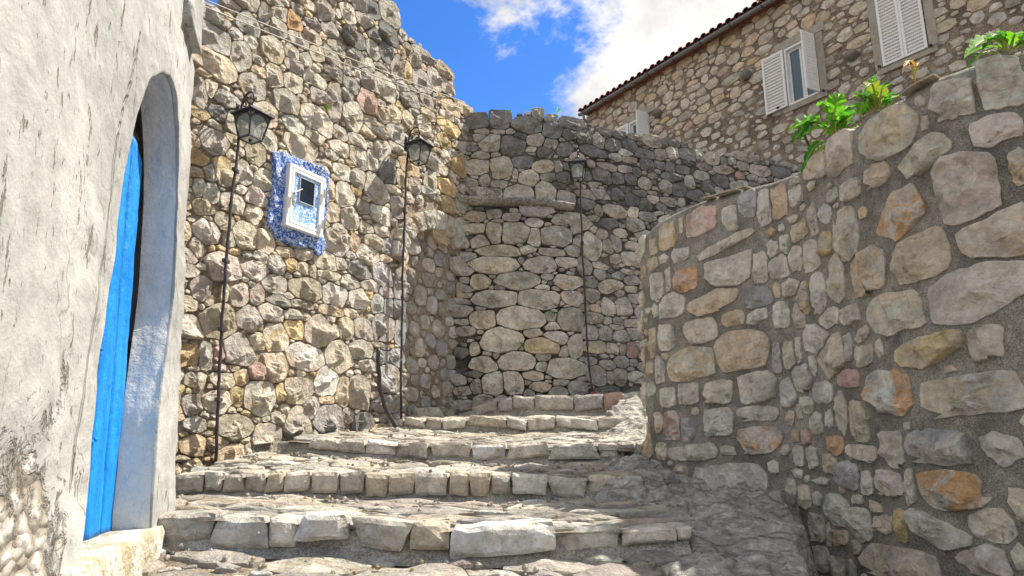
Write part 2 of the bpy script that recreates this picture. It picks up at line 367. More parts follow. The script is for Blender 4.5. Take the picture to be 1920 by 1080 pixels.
def fill(stones, box, inside, sizes, aspect, tones, rg, tight=.95, darts=2500):
    """add random stones in the gaps, biggest first"""
    st = [list(x) for x in stones]
    arr = np.array([[x[0], x[1], x[2] / 2, x[3] / 2] for x in st]) if st else np.zeros((0, 4))
    buf = np.zeros((20000, 4)); n = len(arr); buf[:n] = arr
    for r in sizes:
        for _ in range(int(darts)):
            a = rg.uniform(box[0], box[1]); t = rg.uniform(box[2], box[3])
            if not inside(a, t): continue
            k = rg.uniform(.8, 1.25); asp = rg.uniform(*aspect); rw, rh = r * k * math.sqrt(asp), r * k / math.sqrt(asp)
            if n:
                q = (np.abs(buf[:n, 0] - a) / (buf[:n, 2] + rw)) ** 2.6 + (np.abs(buf[:n, 1] - t) / (buf[:n, 3] + rh)) ** 2.6
                if q.min() < tight ** 2.6: continue
            buf[n] = (a, t, rw, rh); n += 1
            st.append([a, t, 2 * rw, 2 * rh, R(rg.gauss(0, 7)), rg.choice(tones)])
    return st

def clip(poly, nx, ny, c):
    out = []; m = len(poly)
    for i in range(m):
        p, q = poly[i], poly[(i + 1) % m]; dp = p[0] * nx + p[1] * ny - c; dq = q[0] * nx + q[1] * ny - c
        if dp <= 0: out.append(p)
        if (dp < 0) != (dq < 0) and abs(dp - dq) > 1e-12:
            k = dp / (dp - dq); out.append((p[0] + k * (q[0] - p[0]), p[1] + k * (q[1] - p[1])))
    return out
def polys(st, rg, grow=1.1, gap=.008, power=(2.4, 4.5), jag=.07):
    A = np.array([[x[0], x[1], x[2], x[3]] for x in st]); res = []
    def sup(x, nx, ny):
        c, s = math.cos(x[4]), math.sin(x[4]); a, b = nx * c + ny * s, -nx * s + ny * c
        return (abs(a * x[2] / 2) ** 1.5 + abs(b * x[3] / 2) ** 1.5) ** (1 / 1.5)
    for i, x in enumerate(st):
        p = rg.uniform(*power); poly = []; c, s = math.cos(x[4]), math.sin(x[4]); ph = [rg.uniform(0, 6.28) for _ in range(4)]
        m = rg.choice((5, 6, 6, 7, 7, 8)); o_ = rg.uniform(0, 1)
        ths = sorted([2 * math.pi * (k + o_ + rg.uniform(-.32, .32)) / m for k in range(m)] + ([math.atan2(sy * rg.uniform(.8, 1.1) , sx_) for sx_ in (-1, 1) for sy in (-1, 1)] if p > 3.3 else []))
        for th in ths:
            ct, stt = math.cos(th), math.sin(th)
            r = (abs(ct) ** p + abs(stt) ** p) ** (-1 / p) * grow * (1 + jag * rg.uniform(-1, 1) + .03)
            a, b = ct * r * x[2] / 2, stt * r * x[3] / 2
            poly.append((x[0] + a * c - b * s, x[1] + a * s + b * c))
        near = np.nonzero((np.abs(A[:, 0] - x[0]) < (A[:, 2] + x[2]) * .62 * grow + .03) & (np.abs(A[:, 1] - x[1]) < (A[:, 3] + x[3]) * .62 * grow + .03))[0]
        for j in near:
            if j == i: continue
            y = st[j]; dx, dy = y[0] - x[0], y[1] - x[1]; W, H = x[2] + y[2], x[3] + y[3]
            nx, ny = dx / W ** 2, dy / H ** 2; l = math.hypot(nx, ny)
            if l < 1e-9: continue
            nx /= l; ny /= l; D = dx * nx + dy * ny; si, sj = sup(x, nx, ny), sup(y, nx, ny)
            poly = clip(poly, nx, ny, x[0] * nx + x[1] * ny + D * si / (si + sj) - gap / 2)
            if len(poly) < 3: break
        res.append(poly if len(poly) >= 3 else None)
    return res
def resample(poly, n, rnd=.07):
    P = np.array(poly)
    Q = []                                           # one corner cutting pass
    for i in range(len(P)):
        a, b = P[i], P[(i + 1) % len(P)]; Q += [a * (1 - rnd) + b * rnd, a * rnd + b * (1 - rnd)]
    Q = np.array(Q + [Q[0]]); d = np.hypot(*np.diff(Q, axis=0).T); S = np.concatenate([[0], np.cumsum(d)])
    if S[-1] < 1e-4: return None
    t = np.linspace(0, S[-1], n, endpoint=False)
    return np.stack([np.interp(t, S, Q[:, 0]), np.interp(t, S, Q[:, 1])], 1)
def stone_geo(poly, surf, h, rg, n=14, detail=2, back=.05, base=0.0, tones='g', tilt=.12, rough=.012, fac=1.0, tm=1.0):
    P = resample(poly, n)
    if P is None: return None
    if n > 11:
        P = P + np.array([[noise.noise(Vector((a * 27, b * 27, 1.5))) + noise.noise(Vector((a * 60, b * 60, 1.5))) * .6, noise.noise(Vector((a * 27, b * 27, 8.5))) + noise.noise(Vector((a * 60, b * 60, 8.5))) * .6] for a, b in P]) * min(.010, rough * .75)
    c = P.mean(0); size = math.sqrt(max(1e-6, abs(np.sum(P[:, 0] * np.roll(P[:, 1], -1) - P[:, 1] * np.roll(P[:, 0], -1)) / 2)))
    if size < .018: return None
    prof = {0: [(1, 0), (.84, .85)], 1: [(1, 0), (.93, .62), (.66, .96)], 2: [(1, 0), (.96, .50), (.87, .86), (.66, 1), (.36, 1)], 3: [(1, 0), (.97, .48), (.91, .82), (.78, .97), (.58, 1), (.32, 1)], 4: [(1, 0), (.985, .45), (.95, .78), (.89, .94), (.80, 1), (.68, 1), (.54, 1), (.39, 1), (.2, 1)]}[detail]
    planes = []
    for _ in range(6):
        an = rg.uniform(0, 6.28); sl = rg.uniform(.15, .95) * fac; planes.append((math.cos(an) * sl, math.sin(an) * sl, rg.uniform(.95, 1.4) * h))
    tx, ty = rg.gauss(0, tilt), rg.gauss(0, tilt); sd_ = rg.uniform(0, 99)
    V = []; base_rgb = np.array(TONE[tones[0]]); v = rg.gauss(1, .10) * tm; base_rgb = base_rgb * v * np.array([1 + rg.gauss(0, .025), 1, 1 + rg.gauss(0, .03)])
    sec = tm * np.array(TONE[tones[1]]) if len(tones) > 1 else None; T = []
    def put(a, t, out):
        w = surf(a, t, out); V.append(w)
        rgb = base_rgb * (1 + .22 * noise.noise(Vector((a * 13 + sd_, t * 13, 2))))
        rg2 = sec if sec is not None else rgb
        T.append((*(rgb * min(1, .86 / max(rgb))), 1, *(rg2 * min(1, .86 / max(rg2))), 1))
    for (a, t) in P: put(a, t, base - back)
    for (k, hh) in prof:
        for (a, t) in P:
            q = c + (np.array([a, t]) - c) * k; dx, dy = (q - c)
            o = hh * h
            if hh > .3:
                o = min([o] + [(pl[2] - pl[0] * dx - pl[1] * dy) * min(1, hh + .1) for pl in planes]); o += (tx * dx + ty * dy) * hh
                o += rough * 1.3 * (noise.turbulence(Vector((q[0] * 9 + sd_, q[1] * 9, sd_)), 4, True) - .6) + rough * (1.5 * noise.noise(Vector((q[0] * 14 + sd_, q[1] * 14, sd_))) + 1.1 * noise.noise(Vector((q[0] * 34 + sd_, q[1] * 34, sd_))))
                o = max(o, .1 * h)
            put(q[0], q[1], base + o)
    dd = rough * noise.noise(Vector((c[0] * 16 + sd_, c[1] * 16, sd_))); put(c[0], c[1], base + min([h] + [pl[2] for pl in planes]) + dd)
    Fc = []; rings = len(prof) + 1
    for r in range(rings - 1):
        for j in range(n): Fc.append((r * n + j, r * n + (j + 1) % n, (r + 1) * n + (j + 1) % n, (r + 1) * n + j))
    k = rings * n
    for j in range(n): Fc.append(((rings - 1) * n + j, (rings - 1) * n + (j + 1) % n, k))
    return V, Fc, T, surf(c[0], c[1], base), size
def orient(V, Fc, surf, a, t):
    o0 = surf(a, t, 0); o1 = surf(a, t, .1); e = o1 - o0
    A, B, C = V[Fc[-1][0]], V[Fc[-1][1]], V[Fc[-1][2]]
    if (B - A).cross(C - A).dot(e) < 0: return [f[::-1] for f in Fc]
    return Fc

def lay(parent, st, surf, mat, rg, name='stone', small='small_stone', limit=290, hfac=(.16, .28), hmax=.09, gap=.008, grow=1.1, back=.06,
        base=lambda a, t: 0.0, nd=(14, 2), jag=.07, power=(2.4, 4.5), tilt=.12, rough=.012, keep=None, seen=None, fac=1.0, big=0.0, tm=1.0, smooth=False):
    pl = polys(st, rg, grow, gap, power, jag); out = []
    for x, p in zip(st, pl):
        if p is None: continue
        sz = math.sqrt(x[2] * x[3]); n, d = nd
        if sz < .10: n, d = 8, 1
        if sz < .055: n, d = 7, 0
        if big and sz > big: n, d = nd[0] + 6, min(4, nd[1] + 1)
        gg = stone_geo(p, surf, min(hmax, sz * rg.uniform(*hfac)), rg, n, d, back, base(x[0], x[1]), x[5], tilt, rough, fac, tm)
        if gg is None: continue
        V, Fc, T, c, size = gg; Fc = orient(V, Fc, surf, x[0], x[1]); dist = max(.5, c.y); 
        u, w = c.x / dist, c.z / dist
        vis = 1.0 if (abs(u) < .86 and -.22 < w < .78) else .01
        if seen and not seen(x[0], x[1]): vis = .01
        out.append((size / dist * vis, V, Fc, T, c))
    out.sort(key=lambda q: -q[0]); mb = ([], [], [])
    for i, (_, V, Fc, T, c) in enumerate(out):
        if i < limit and _ > .0035: link(name, V, Fc, mat, parent, T, loc=c, smooth=smooth)
        else:
            k = len(mb[0]); mb[0].extend(V); mb[1].extend([tuple(j + k for j in f) for f in Fc]); mb[2].extend(T)
    if mb[0]: tag(link(small, mb[0], mb[1], mat, parent, mb[2], smooth=smooth), kind='stuff')
    return len(out)

def core(name, surf, a0, a1, bot, top, mat, parent, off=lambda a, t: -.03, thick=.45, res=.05, amp=.012, freq=9, na=None):
    """wall body: rough front, top, back and ends as one closed mesh"""
    na = na or max(2, int((a1 - a0) / res)); nt_ = max(2, int((top((a0 + a1) / 2) - bot((a0 + a1) / 2)) / res)); V = []; Fc = []
    for i in range(na + 1):
        a = a0 + (a1 - a0) * i / na; b0, t1 = bot(a), top(a)
        for j in range(nt_ + 1):
            t = b0 + (t1 - b0) * j / nt_; o = off(a, t) + amp * (noise.noise(Vector((a * freq, t * freq, 3.3))) + .5 * noise.noise(Vector((a * freq * 2.7, t * freq * 2.7, 7))))
            V.append(surf(a, t, o))
        V.append(surf(a, t1 - .01, -thick)); V.append(surf(a, b0, -thick))
    k = nt_ + 3
    for i in range(na):
        for j in range(k): 
            j2 = (j + 1) % k; Fc.append((i * k + j, (i + 1) * k + j, (i + 1) * k + j2, i * k + j2))
    Fc.append(tuple(range(k))); Fc.append(tuple(na * k + j for j in range(k))[::-1])
    e = surf(a0, bot(a0), .1) - surf(a0, bot(a0), 0); A, B, C = V[Fc[0][0]], V[Fc[0][1]], V[Fc[0][2]]
    if (B - A).cross(C - A).dot(e) < 0: Fc = [f[::-1] for f in Fc]
    return link(name, V, Fc, mat, parent)
# ------------------------------------------------------------------ ground: terrain, steps, treads, rock
V = [(-400, -400, -1.6), (400, -400, -1.6), (400, 600, -1.6), (-400, 600, -1.6)]
tag(link('ground', V, [(0, 1, 2, 3)], M['soil']), kind='structure')

STEPS = [
    dict(nodes=[(240, 956, 1012, 3.35), (300, 958, 1016, 3.35), (500, 966, 1030, 3.35), (770, 984, 1044, 3.3), (1000, 985, 1048, 3.3), (1290, 985, 1024, 3.35)],
         cuts=[(296, 405), (407, 509), (511, 560), (564, 654), (670, 769), (772, 843), (846, 1041), (1043, 1160), (1165, 1263), (1266, 1294)]),
    dict(nodes=[(300, 893, 932, 4.9), (500, 886, 926, 4.9), (700, 887, 936, 4.85), (1000, 892, 938, 4.8), (1210, 893, 930, 4.8)],
         cuts=[(331, 386), (388, 422), (424, 460), (462, 503), (504, 535), (537, 585), (587, 637), (639, 685), (687, 730), (732, 778), (780, 840), (845, 880), (882, 918), (922, 957), (960, 1026), (1029, 1097), (1104, 1166), (1169, 1204)]),
    dict(nodes=[(520, 822, 848, 6.2), (584, 822, 848, 6.1), (800, 832, 866, 6.0), (1000, 836, 868, 5.95), (1170, 838, 868, 5.9)],
         cuts=[(584, 635), (637, 687), (689, 742), (744, 804), (810, 883), (887, 948), (951, 1029), (1031, 1121), (1124, 1158)]),
    dict(nodes=[(700, 790, 804, 8.1), (759, 784, 800, 8.0), (830, 786, 809, 7.9), (1000, 786, 812, 7.8), (1190, 784, 806, 7.8)],
         cuts=[(705, 727), (729, 757), (760, 797), (799, 828), (831, 875), (877, 950), (951, 988), (990, 1040), (1042, 1119), (1121, 1182)]),
    dict(nodes=[(860, 768, 780, 9.05), (940, 748, 777, 8.95), (1080, 744, 777, 8.9), (1230, 732, 778, 8.75)],
         cuts=[(885, 932), (935, 961), (962, 1002), (1003, 1075), (1076, 1131), (1132, 1165), (1167, 1200), (1202, 1226)]),
]
def node_pt(st, px, which):
    n = np.array(st['nodes'], float); y = np.interp(px, n[:, 0], n[:, 1 + which]); Y = np.interp(px, n[:, 0], n[:, 3]); return at(px, y, Y)
class Tread:
    """gently sloping paved tread between a lower front line and a higher back line"""
    def __init__(s, front, back):
        s.f = [Vector(p) for p in front]; s.b = [Vector(p) for p in back]
        s.L = (s.f[-1] - s.f[0]).length; s.D = sum((b - f).length for f, b in zip(s.f, s.b)) / len(s.f)
    def lerp(s, c, u):
        u = min(max(u, 0), 1) * (len(c) - 1); i = min(int(u), len(c) - 2); return c[i].lerp(c[i + 1], u - i)
    def __call__(s, a, t, out=0.0):
        p = s.lerp(s.f, a / s.L).lerp(s.lerp(s.b, a / s.L), t / s.D) if 0 <= t <= s.D else s.lerp(s.f, a / s.L) + (s.lerp(s.b, a / s.L) - s.lerp(s.f, a / s.L)) * (t / s.D)
        return p + Vector((0, 0, out))
def line(st, which, x0, x1, n=9, dy=0.0):
    out = []
    for i in range(n):
        p = node_pt(st, x0 + (x1 - x0) * i / (n - 1), which); out.append(Vector((p.x, p.y + dy, p.z)))
    return out
steps = empty('stone_steps', (0, 3.3, -.5)); tag(steps, kind='structure', label='worn limestone steps climbing between the walls')
treads = []
S = STEPS
treads.append(Tread([Vector((-1.75 + 3.6 * i / 8, 1.2, -.72)) for i in range(9)], line(S[0], 1, 236, 1300)))
treads.append(Tread(line(S[0], 0, 236, 1300), line(S[1], 1, 250, 1215)))
treads.append(Tread(line(S[1], 0, 310, 1215), line(S[2], 1, 480, 1185)))
treads.append(Tread(line(S[2], 0, 540, 1185), line(S[3], 1, 690, 1200)))
treads.append(Tread(line(S[3], 0, 690, 1200), [at(px, 779, 9.35 if px < 870 else 8.95) for px in np.linspace(700, 1230, 9)]))
treads.append(Tread(line(S[4], 0, 862, 1232), [at(px, 742, 9.75) for px in np.linspace(862, 1250, 9)]))
for i, tr in enumerate(treads):
    rg = random.Random(50 + i)
    na, nb = 60, 24; V = []; Fc = []
    for a in range(na + 1):
        for b in range(nb + 1):
            V.append(tr(tr.L * a / na, tr.D * (b / nb * 1.06 - .02), -.030 + .014 * noise.noise(Vector((a * .33, b * .4, i)))))
    for a in range(na):
        for b in range(nb): k = a * (nb + 1) + b; Fc.append((k, k + nb + 1, k + nb + 2, k + 1))
    link('tread_bed', V, Fc, M['mortar_b'], steps)
    if i < 4: sizes = [.15, .11, .08, .055, .038] if i else [.17, .13, .09, .06, .04]
    else: sizes = [.14, .1, .07]
    st = fill([], (0, tr.L, .05 if i == 0 else .13, tr.D - .03), lambda a, t: True, sizes, (1.2, 2.8), ['l', 'w', 'l', 'w', 'c', 'g', 'p', 'lc', 'wc'], rg, .88, 380)
    # the flags of one tread are parts of the stairs; only small ones are joined
    lay(steps, st, tr, M['step'], rg, 'paving_stone', 'paving_chip', limit=[46, 62, 62, 44, 22, 10][i], hfac=(.08, .13), hmax=.024, gap=.020, grow=1.16, back=.03,
        base=lambda a, t, i=i: -.014 + .008 * noise.noise(Vector((a * 9, t * 9, i))), nd=(13, 2), jag=.10, power=(2.2, 4.4), tilt=.05, rough=.005, fac=.25, tm=.90, smooth=False)
# risers: rough cement backing and kerb stones
for i, st in enumerate(STEPS):
    rg = random.Random(80 + i); top = line(st, 0, st['nodes'][0][0], st['nodes'][-1][0], 60); bot = line(st, 1, st['nodes'][0][0], st['nodes'][-1][0], 60)
    V = []; Fc = []; k = 6
    for a, (p, q) in enumerate(zip(top, bot)):
        nz = lambda j: .012 * noise.noise(Vector((a * .35, j * 1.3, i)))
        pts = [(p.x, p.y + .16, p.z - .025), (p.x, p.y + .03, p.z - .025), (p.x, p.y + .015 + nz(1), p.z - .05), (p.x, p.y + .01 + nz(2), (p.z + q.z) / 2), (q.x, p.y - .012 + nz(3), q.z + .02), (q.x, p.y - .07 + nz(4), q.z - .03)]
        V += pts
    for a in range(59):
        for j in range(k - 1): Fc.append((a * k + j, a * k + j + 1, (a + 1) * k + j + 1, (a + 1) * k + j))
    link('riser_bed', V, Fc, M['cement'], steps)
    for (x0, x1) in st['cuts']:
        p0, p1 = node_pt(st, x0, 0), node_pt(st, x1, 0); q0, q1 = node_pt(st, x0, 1), node_pt(st, x1, 1)
        w = (p1 - p0).length; hh = (p0.z + p1.z - q0.z - q1.z) / 2 * rg.uniform(.78, .93); dep = rg.uniform(.13, .2)
        if x0 > 1150 and i == 0: hh *= .75
        cx = (p0 + p1) / 2; ax = (p1 - p0).normalized(); ay = Vector((-ax.y, ax.x, 0)); V = []; nx_, ny_, nz_ = 6, 4, 4
        # chiselled block: lattice on a rounded box
        bm = bmesh.new(); bmesh.ops.create_cube(bm, size=1.0); bmesh.ops.subdivide_edges(bm, edges=bm.edges[:], cuts=5, use_grid_fill=True)
        sd_ = rg.uniform(0, 99); tone = rg.choice(['l', 'w', 'l', 'l', 'c', 'lg', 'g', 'wl', 'lc'] if i < 4 else ['g', 'g', 'd', 'g', 'b']); 
        if i == 4 and abs(x0 - 1132) < 2: tone = 'r'
        tops = rg.gauss(0, .008); kp = (rg.uniform(-1.4, 1.4), rg.uniform(-1.4, 1.4)); skew, skew2 = rg.gauss(0, .8), rg.gauss(0, 1.4); chip = [rg.uniform(.0, .35) for _ in range(4)]
        for v in bm.verts:
            x, y, z = v.co * 2; e = .80 + .2 * (1 - min(1, (abs(x) ** 6 * abs(z) ** 6) ** .5))
            wz = 1 - .10 * chip[0] * (1 if z < 0 else 0) * abs(x)
            c = Vector((x * wz * w / 2 * .985, y * dep / 2, z * hh / 2))
            r = (abs(x) ** 5 + abs(z) ** 5) ** .2; 
            if r > 1.06: c.x /= 1 + (r - 1) * .22; c.z /= 1 + (r - 1) * .30
            if y < 0: c.y += .016 * (max(abs(x), abs(z)) ** 9) + max(0, .02 * (x * kp[0] + z * kp[1] - .35))
            c.x *= 1 + .10 * skew * z; c.z += .05 * skew2 * c.x
            nn = Vector((c.x * 9 + sd_, c.y * 9, c.z * 9)); c += Vector((noise.noise(nn), noise.noise(nn + Vector((7, 0, 0))), noise.noise(nn + Vector((0, 9, 0))))) * .011 + Vector((0, noise.noise(nn * 2.6), 0)) * .008
            if y < 0 and x * (1 if chip[1] > .17 else -1) > .4 and z > .4: c.z -= .018 * chip[2]
            v.co = c
        T = []; o = cx + ay * (dep / 2 - .045) + Vector((0, 0, -hh / 2 + tops + .006))
        if x0 > 1150 and i == 0: o.z -= .0
        ro = rg.gauss(0, .03); rz = rg.gauss(0, .05); ax = (ax + Vector((0, 0, ro)) + Vector((-ax.y, ax.x, 0)) * rz).normalized(); o.z += rg.gauss(0, .006); o += Vector((-ax.y, ax.x, 0)) * rg.gauss(0, .010)
        bm.verts.ensure_lookup_table(); VV = [o + ax * v.co.x + ay * v.co.y + Vector((0, 0, v.co.z)) for v in bm.verts]
        FF = [tuple(v.index for v in f.verts) for f in bm.faces]; bm.free()
        k1 = np.array(TONE[tone[0]]) * rg.gauss(1.25, .14); k2 = np.array(TONE[tone[-1]]) * 1.2; k1 = np.clip(k1, 0, .85); k2 = np.clip(k2, 0, .85)
        T = [(*k1, 1, *k2, 1) for v in VV]
        link('kerb_stone', VV, FF, M['step'], steps, T, loc=o, smooth=False)

rg = random.Random(9); V = []; Fc = []; T = []
for q in range(520):
    i = rg.choice((0, 1, 1, 2, 2, 3)); tr = treads[i]; a = rg.uniform(.02, tr.L); t = tr.D * (1 - abs(rg.gauss(0, .22))) if rg.random() < .7 else rg.uniform(0, tr.D)
    if t < .02: continue
    c = tr(a, t, .004); r = rg.uniform(.004, .016); k = len(V); tn = np.array(TONE[rg.choice('glcpyd')]) 
    for z, m in ((-.6, .8), (.25, 1.0), (.9, .45)):
        for j in range(5): th = j * 1.2566 + rg.uniform(-.3, .3); V.append((c.x + r * m * math.cos(th) * rg.uniform(.8, 1.3), c.y + r * m * math.sin(th), c.z + r * z)); T.append((*tn, 1))
    for l in (0, 1):
        for j in range(5): Fc.append((k + l * 5 + j, k + l * 5 + (j + 1) % 5, k + l * 5 + 5 + (j + 1) % 5, k + l * 5 + 5 + j))
    Fc.append(tuple(k + 10 + j for j in range(5)))
tag(link('pebbles', V, Fc, M['step'], None, T, smooth=False), kind='stuff', label='loose grit and pebbles gathered on the steps')
# bedrock shelf rising to the new wall
RC = [at(*p) for p in [(1180, 792, 7.9), (1222, 800, 7.4), (1215, 835, 6.4), (1190, 872, 5.4), (1236, 893, 5.75), (1185, 925, 4.75), (1285, 945, 4.9), (1400, 938, 4.75), (1490, 945, 4.45), (1300, 1010, 3.75), (1400, 1030, 3.55),
                       (1240, 1060, 3.1), (1110, 1090, 2.9), (1300, 1085, 2.8), (1205, 758, 8.7), (1500, 1010, 3.95), (1180, 985, 3.8), (1420, 1085, 3.2), (1240, 960, 4.4)]]
RC += [Vector(p) for p in [(.15, 3.0, -.62), (.2, 4.2, -.50), (.35, 5.2, -.34), (.55, 6.4, -.12), (.9, 7.6, .1), (1.2, 9.3, .45), (2.6, 7.6, .42), (2.4, 6.2, .1), (1.2, 1.2, -.85), (2.4, 1.2, -.9), (.2, 1.8, -.78)]]
CA = np.array([tuple(p) for p in RC])
def rock_z(x, y):
    d = np.hypot(CA[:, 0] - x, (CA[:, 1] - y) * .8); w = 1 / (d ** 3 + 1e-4); z = float((w * CA[:, 2]).sum() / w.sum())
    z -= .16 * min(1, max(0, ((.25 if y < 3.7 else .18 if y < 4.6 else .145) * y - x) / .25))
    return z - min(1.0, 4.5 * max(0.0, x - (.385 * y + .02) - .10 * noise.noise(Vector((x * 2, y * 3.1, 6))))) * min(1, max(0, (5.2 - y) / .5))
V = []; Fc = []; nx, ny = 190, 330
for i in range(nx + 1):
    for j in range(ny + 1):
        x = .05 + 3.2 * i / nx; y = 1.0 + 8.6 * (j / ny) ** 1.0; q = Vector((x * .9 + y * .25, y * .9 - x * .3, 0))
        z = rock_z(x, y); rd = 1 - abs(noise.noise(Vector((q.x * 1.3, q.y * 2.6, .5)))) * 2; led = noise.noise(Vector((q.x * 1.7, q.y * 3.5, 5)))
        z += .075 * (rd - .55) + .05 * led; 
        st_ = (z + .08 * noise.noise(Vector((x * 1.2, y * 1.2, 9)))) / .065; z += .048 * (math.floor(st_) + min(1, (st_ % 1) * 2.2) - st_)     # broken bedding ledges
        z += .045 * (1 - 2 * abs(noise.noise(Vector((x * 7 + y * 2, y * 9, 1))))) + .026 * noise.noise(Vector((x * 17, y * 19, 2)))
        V.append((x + .03 * noise.noise(Vector((x * 7, y * 7, 4))), y, z))
for i in range(nx):
    for j in range(ny): k = i * (ny + 1) + j; Fc.append((k, k + ny + 1, k + ny + 2, k + 1))
tag(link('rock_outcrop', V, Fc, M['rock']), label='bare grey bedrock shelf at the foot of the curved wall', kind='structure')
rg = random.Random(5); mb = MB()

# ------------------------------------------------------------------ walls: tracings
def nodes_fn(surf, pts):
    q = sorted(surf.st(*p) for p in pts); A = np.array(q); return lambda a: float(np.interp(a, A[:, 0], A[:, 1]))
def bpt(Y): return (-5.985 + .563 * Y, Y)
SB = Surf([bpt(5.3), bpt(9.6)], smooth=False)
SD = Surf([(-1.6, 9.33), (-.67, 9.42), (.65, 9.5), (1.6, 9.94), (3.0, 10.5), (5.09, 11.25), (7.5, 12.1), (10.5, 13.2)])
SC = Surf([(1.75, 6.55), (1.32, 6.28), (1.17, 6.02), (1.22, 5.75), (1.47, 5.3), (1.74, 4.85), (1.90, 4.6), (1.99, 4.3), (2.04, 3.9), (2.11, 3.45), (2.24, 3.15), (2.52, 2.93), (3.1, 2.72), (3.9, 2.5)])
HC = (2.56, 21.0); hd = Vector((.694, -1.0)).normalized()
SH = Surf([HC, (HC[0] + hd.x * 17.5, HC[1] + hd.y * 17.5)], smooth=False)

# --- tall ruined wall on the left, facing the sun
sa, _ = SB.st(373, 100); sz, _ = SB.st(872, 400)
topB = nodes_fn(SB, [(373, 75), (385, 52), (405, 24), (425, -5), (520, -60), (640, -60), (700, -18), (722, 5), (745, 28), (755, 58), (790, 80), (815, 108), (838, 130), (850, 165), (866, 196), (880, 206)])
botB = nodes_fn(SB, [(330, 915), (480, 905), (590, 850), (700, 815), (760, 800), (872, 790)])
nich = [SB.st(*p) for p in [(760, 785), (760, 490), (768, 456), (784, 438), (802, 431), (822, 435), (842, 452), (858, 485), (870, 520), (880, 785)]]
def inpoly(poly):
    P = np.array(poly); Q = np.roll(P, -1, 0)
    def f(a, t):
        c = ((P[:, 1] > t) != (Q[:, 1] > t)); 
        with np.errstate(divide='ignore', invalid='ignore'): xx = (Q[:, 0] - P[:, 0]) * (t - P[:, 1]) / (Q[:, 1] - P[:, 1] + 1e-12) + P[:, 0]
        return bool((c & (a < xx)).sum() % 2)
    return f
in_niche = inpoly(nich)
patch_px = [(510, 283), (535, 288), (560, 300), (590, 312), (613, 322), (609, 350), (611, 395), (603, 430), (604, 468), (597, 484), (588, 476), (583, 464), (562, 466), (540, 458), (520, 452), (508, 436), (497, 420), (502, 390), (505, 370), (510, 335), (507, 310)]
patch = [SB.st(*p) for p in patch_px]; in_patch = inpoly([(SB.st(560, 375)[0] + (a - SB.st(560, 375)[0]) * .93, SB.st(560, 375)[1] + (t - SB.st(560, 375)[1]) * .93) for a, t in patch])
ZB1 = """250 130 260 130 g;235 280 300 220 g;450 410 180 250 g;250 470 330 200 c;500 170 170 170 g;625 100 90 140 l;740 90 120 130 g;700 15 150 70 g;730 210 130 160 g;410 260 110 90 p;520 310 100 90 l;690 370 160 200 l;570 450 100 60 l;580 530 110 70 a;700 570 130 180 l;850 170 120 160 o;870 70 90 60 g;990 190 120 80 p;960 110 50 45 y;880 290 160 130 p;980 270 130 140 c;1020 400 110 130 c;830 400 110 110 l;935 460 90 120 l;850 490 150 110 l;1000 590 200 110 l;1010 515 60 60 c;1070 90 130 190 g;1110 220 120 140 g;930 15 200 60 l;1250 100 120 140 l;1180 100 40 60 w;1380 170 150 110 g;1430 70 110 130 d;1330 30 110 90 g;1560 100 140 190 g;1300 290 160 150 d;1160 350 140 110 g;1130 420 120 140 l;1310 430 140 140 g;1410 480 80 90 l;1440 250 120 110 d;1560 260 140 160 d;1670 250 110 160 g;1540 400 120 130 d;1620 510 110 190 g;1750 450 90 120 g;1700 370 80 80 g;1800 600 150 170 g;1700 540 70 140 y;1900 600 100 150 g;1140 550 150 100 l;1270 630 130 110 l;1390 590 120 150 g;1520 650 160 190 l;1145 750 120 290 g;1290 880 160 240 l;1400 770 140 190 r;1240 710 80 90 c;230 670 110 110 c;325 730 250 110 g;540 650 200 190 l;150 700 80 220 g;270 840 130 90 d;640 860 170 170 c;780 760 220 170 l;1020 900 270 190 l-20;850 940 190 110 l-15;990 1020 160 110 l;840 620 160 140 c;1020 720 120 120 p;1450 960 180 120 l-20;1190 1000 120 90 l;1400 990 130 80 c;1710 750 170 160 g;1600 860 100 120 c;1520 860 90 100 c;1700 900 80 120 c;1820 950 110 160 l;1620 1010 150 130 l;1740 830 70 60 l;480 820 60 80 c;1330 560 60 60 l;1850 760 90 100 g;1660 650 100 90 g"""
ZB2 = """260 140 200 170 g;660 130 120 140 l;900 180 250 220 c;560 230 160 160 c;325 370 180 200 cy;470 380 110 160 l;620 430 130 160 l;230 530 110 150 l;220 380 100 110 g;560 560 180 140 p;380 600 180 150 l;160 640 160 110 c;545 680 130 130 l;320 740 130 110 c;185 820 190 180 l;470 850 180 180 c;360 880 90 120 l;635 900 140 170 c;780 970 140 80 c;920 980 150 100 c;1190 190 140 110 l;1320 130 150 100 l;1330 260 140 150 l;1210 370 130 120 l;1430 290 80 140 l;1510 200 120 160 l;1325 420 120 130 l;1110 510 80 170 c;1225 540 140 180 l;1540 380 120 150 d;1460 500 190 190 g-25;1310 510 70 50 y;1370 640 90 90 g;1500 690 160 140 w;1265 720 130 180 l;1130 680 120 150 c;1630 640 130 150 g;1390 790 100 80 l;1500 810 100 80 l;1165 890 180 190 g;1300 900 60 120 a;1440 890 130 110 c;1400 990 170 130 l;1275 1000 70 60 l;1660 420 80 120 c;1750 470 100 110 g;1865 430 100 140 g;1850 520 110 60 g;1790 580 50 70 l;1710 560 70 70 p;460 500 80 60 w;130 480 80 130 l;120 930 90 130 c"""
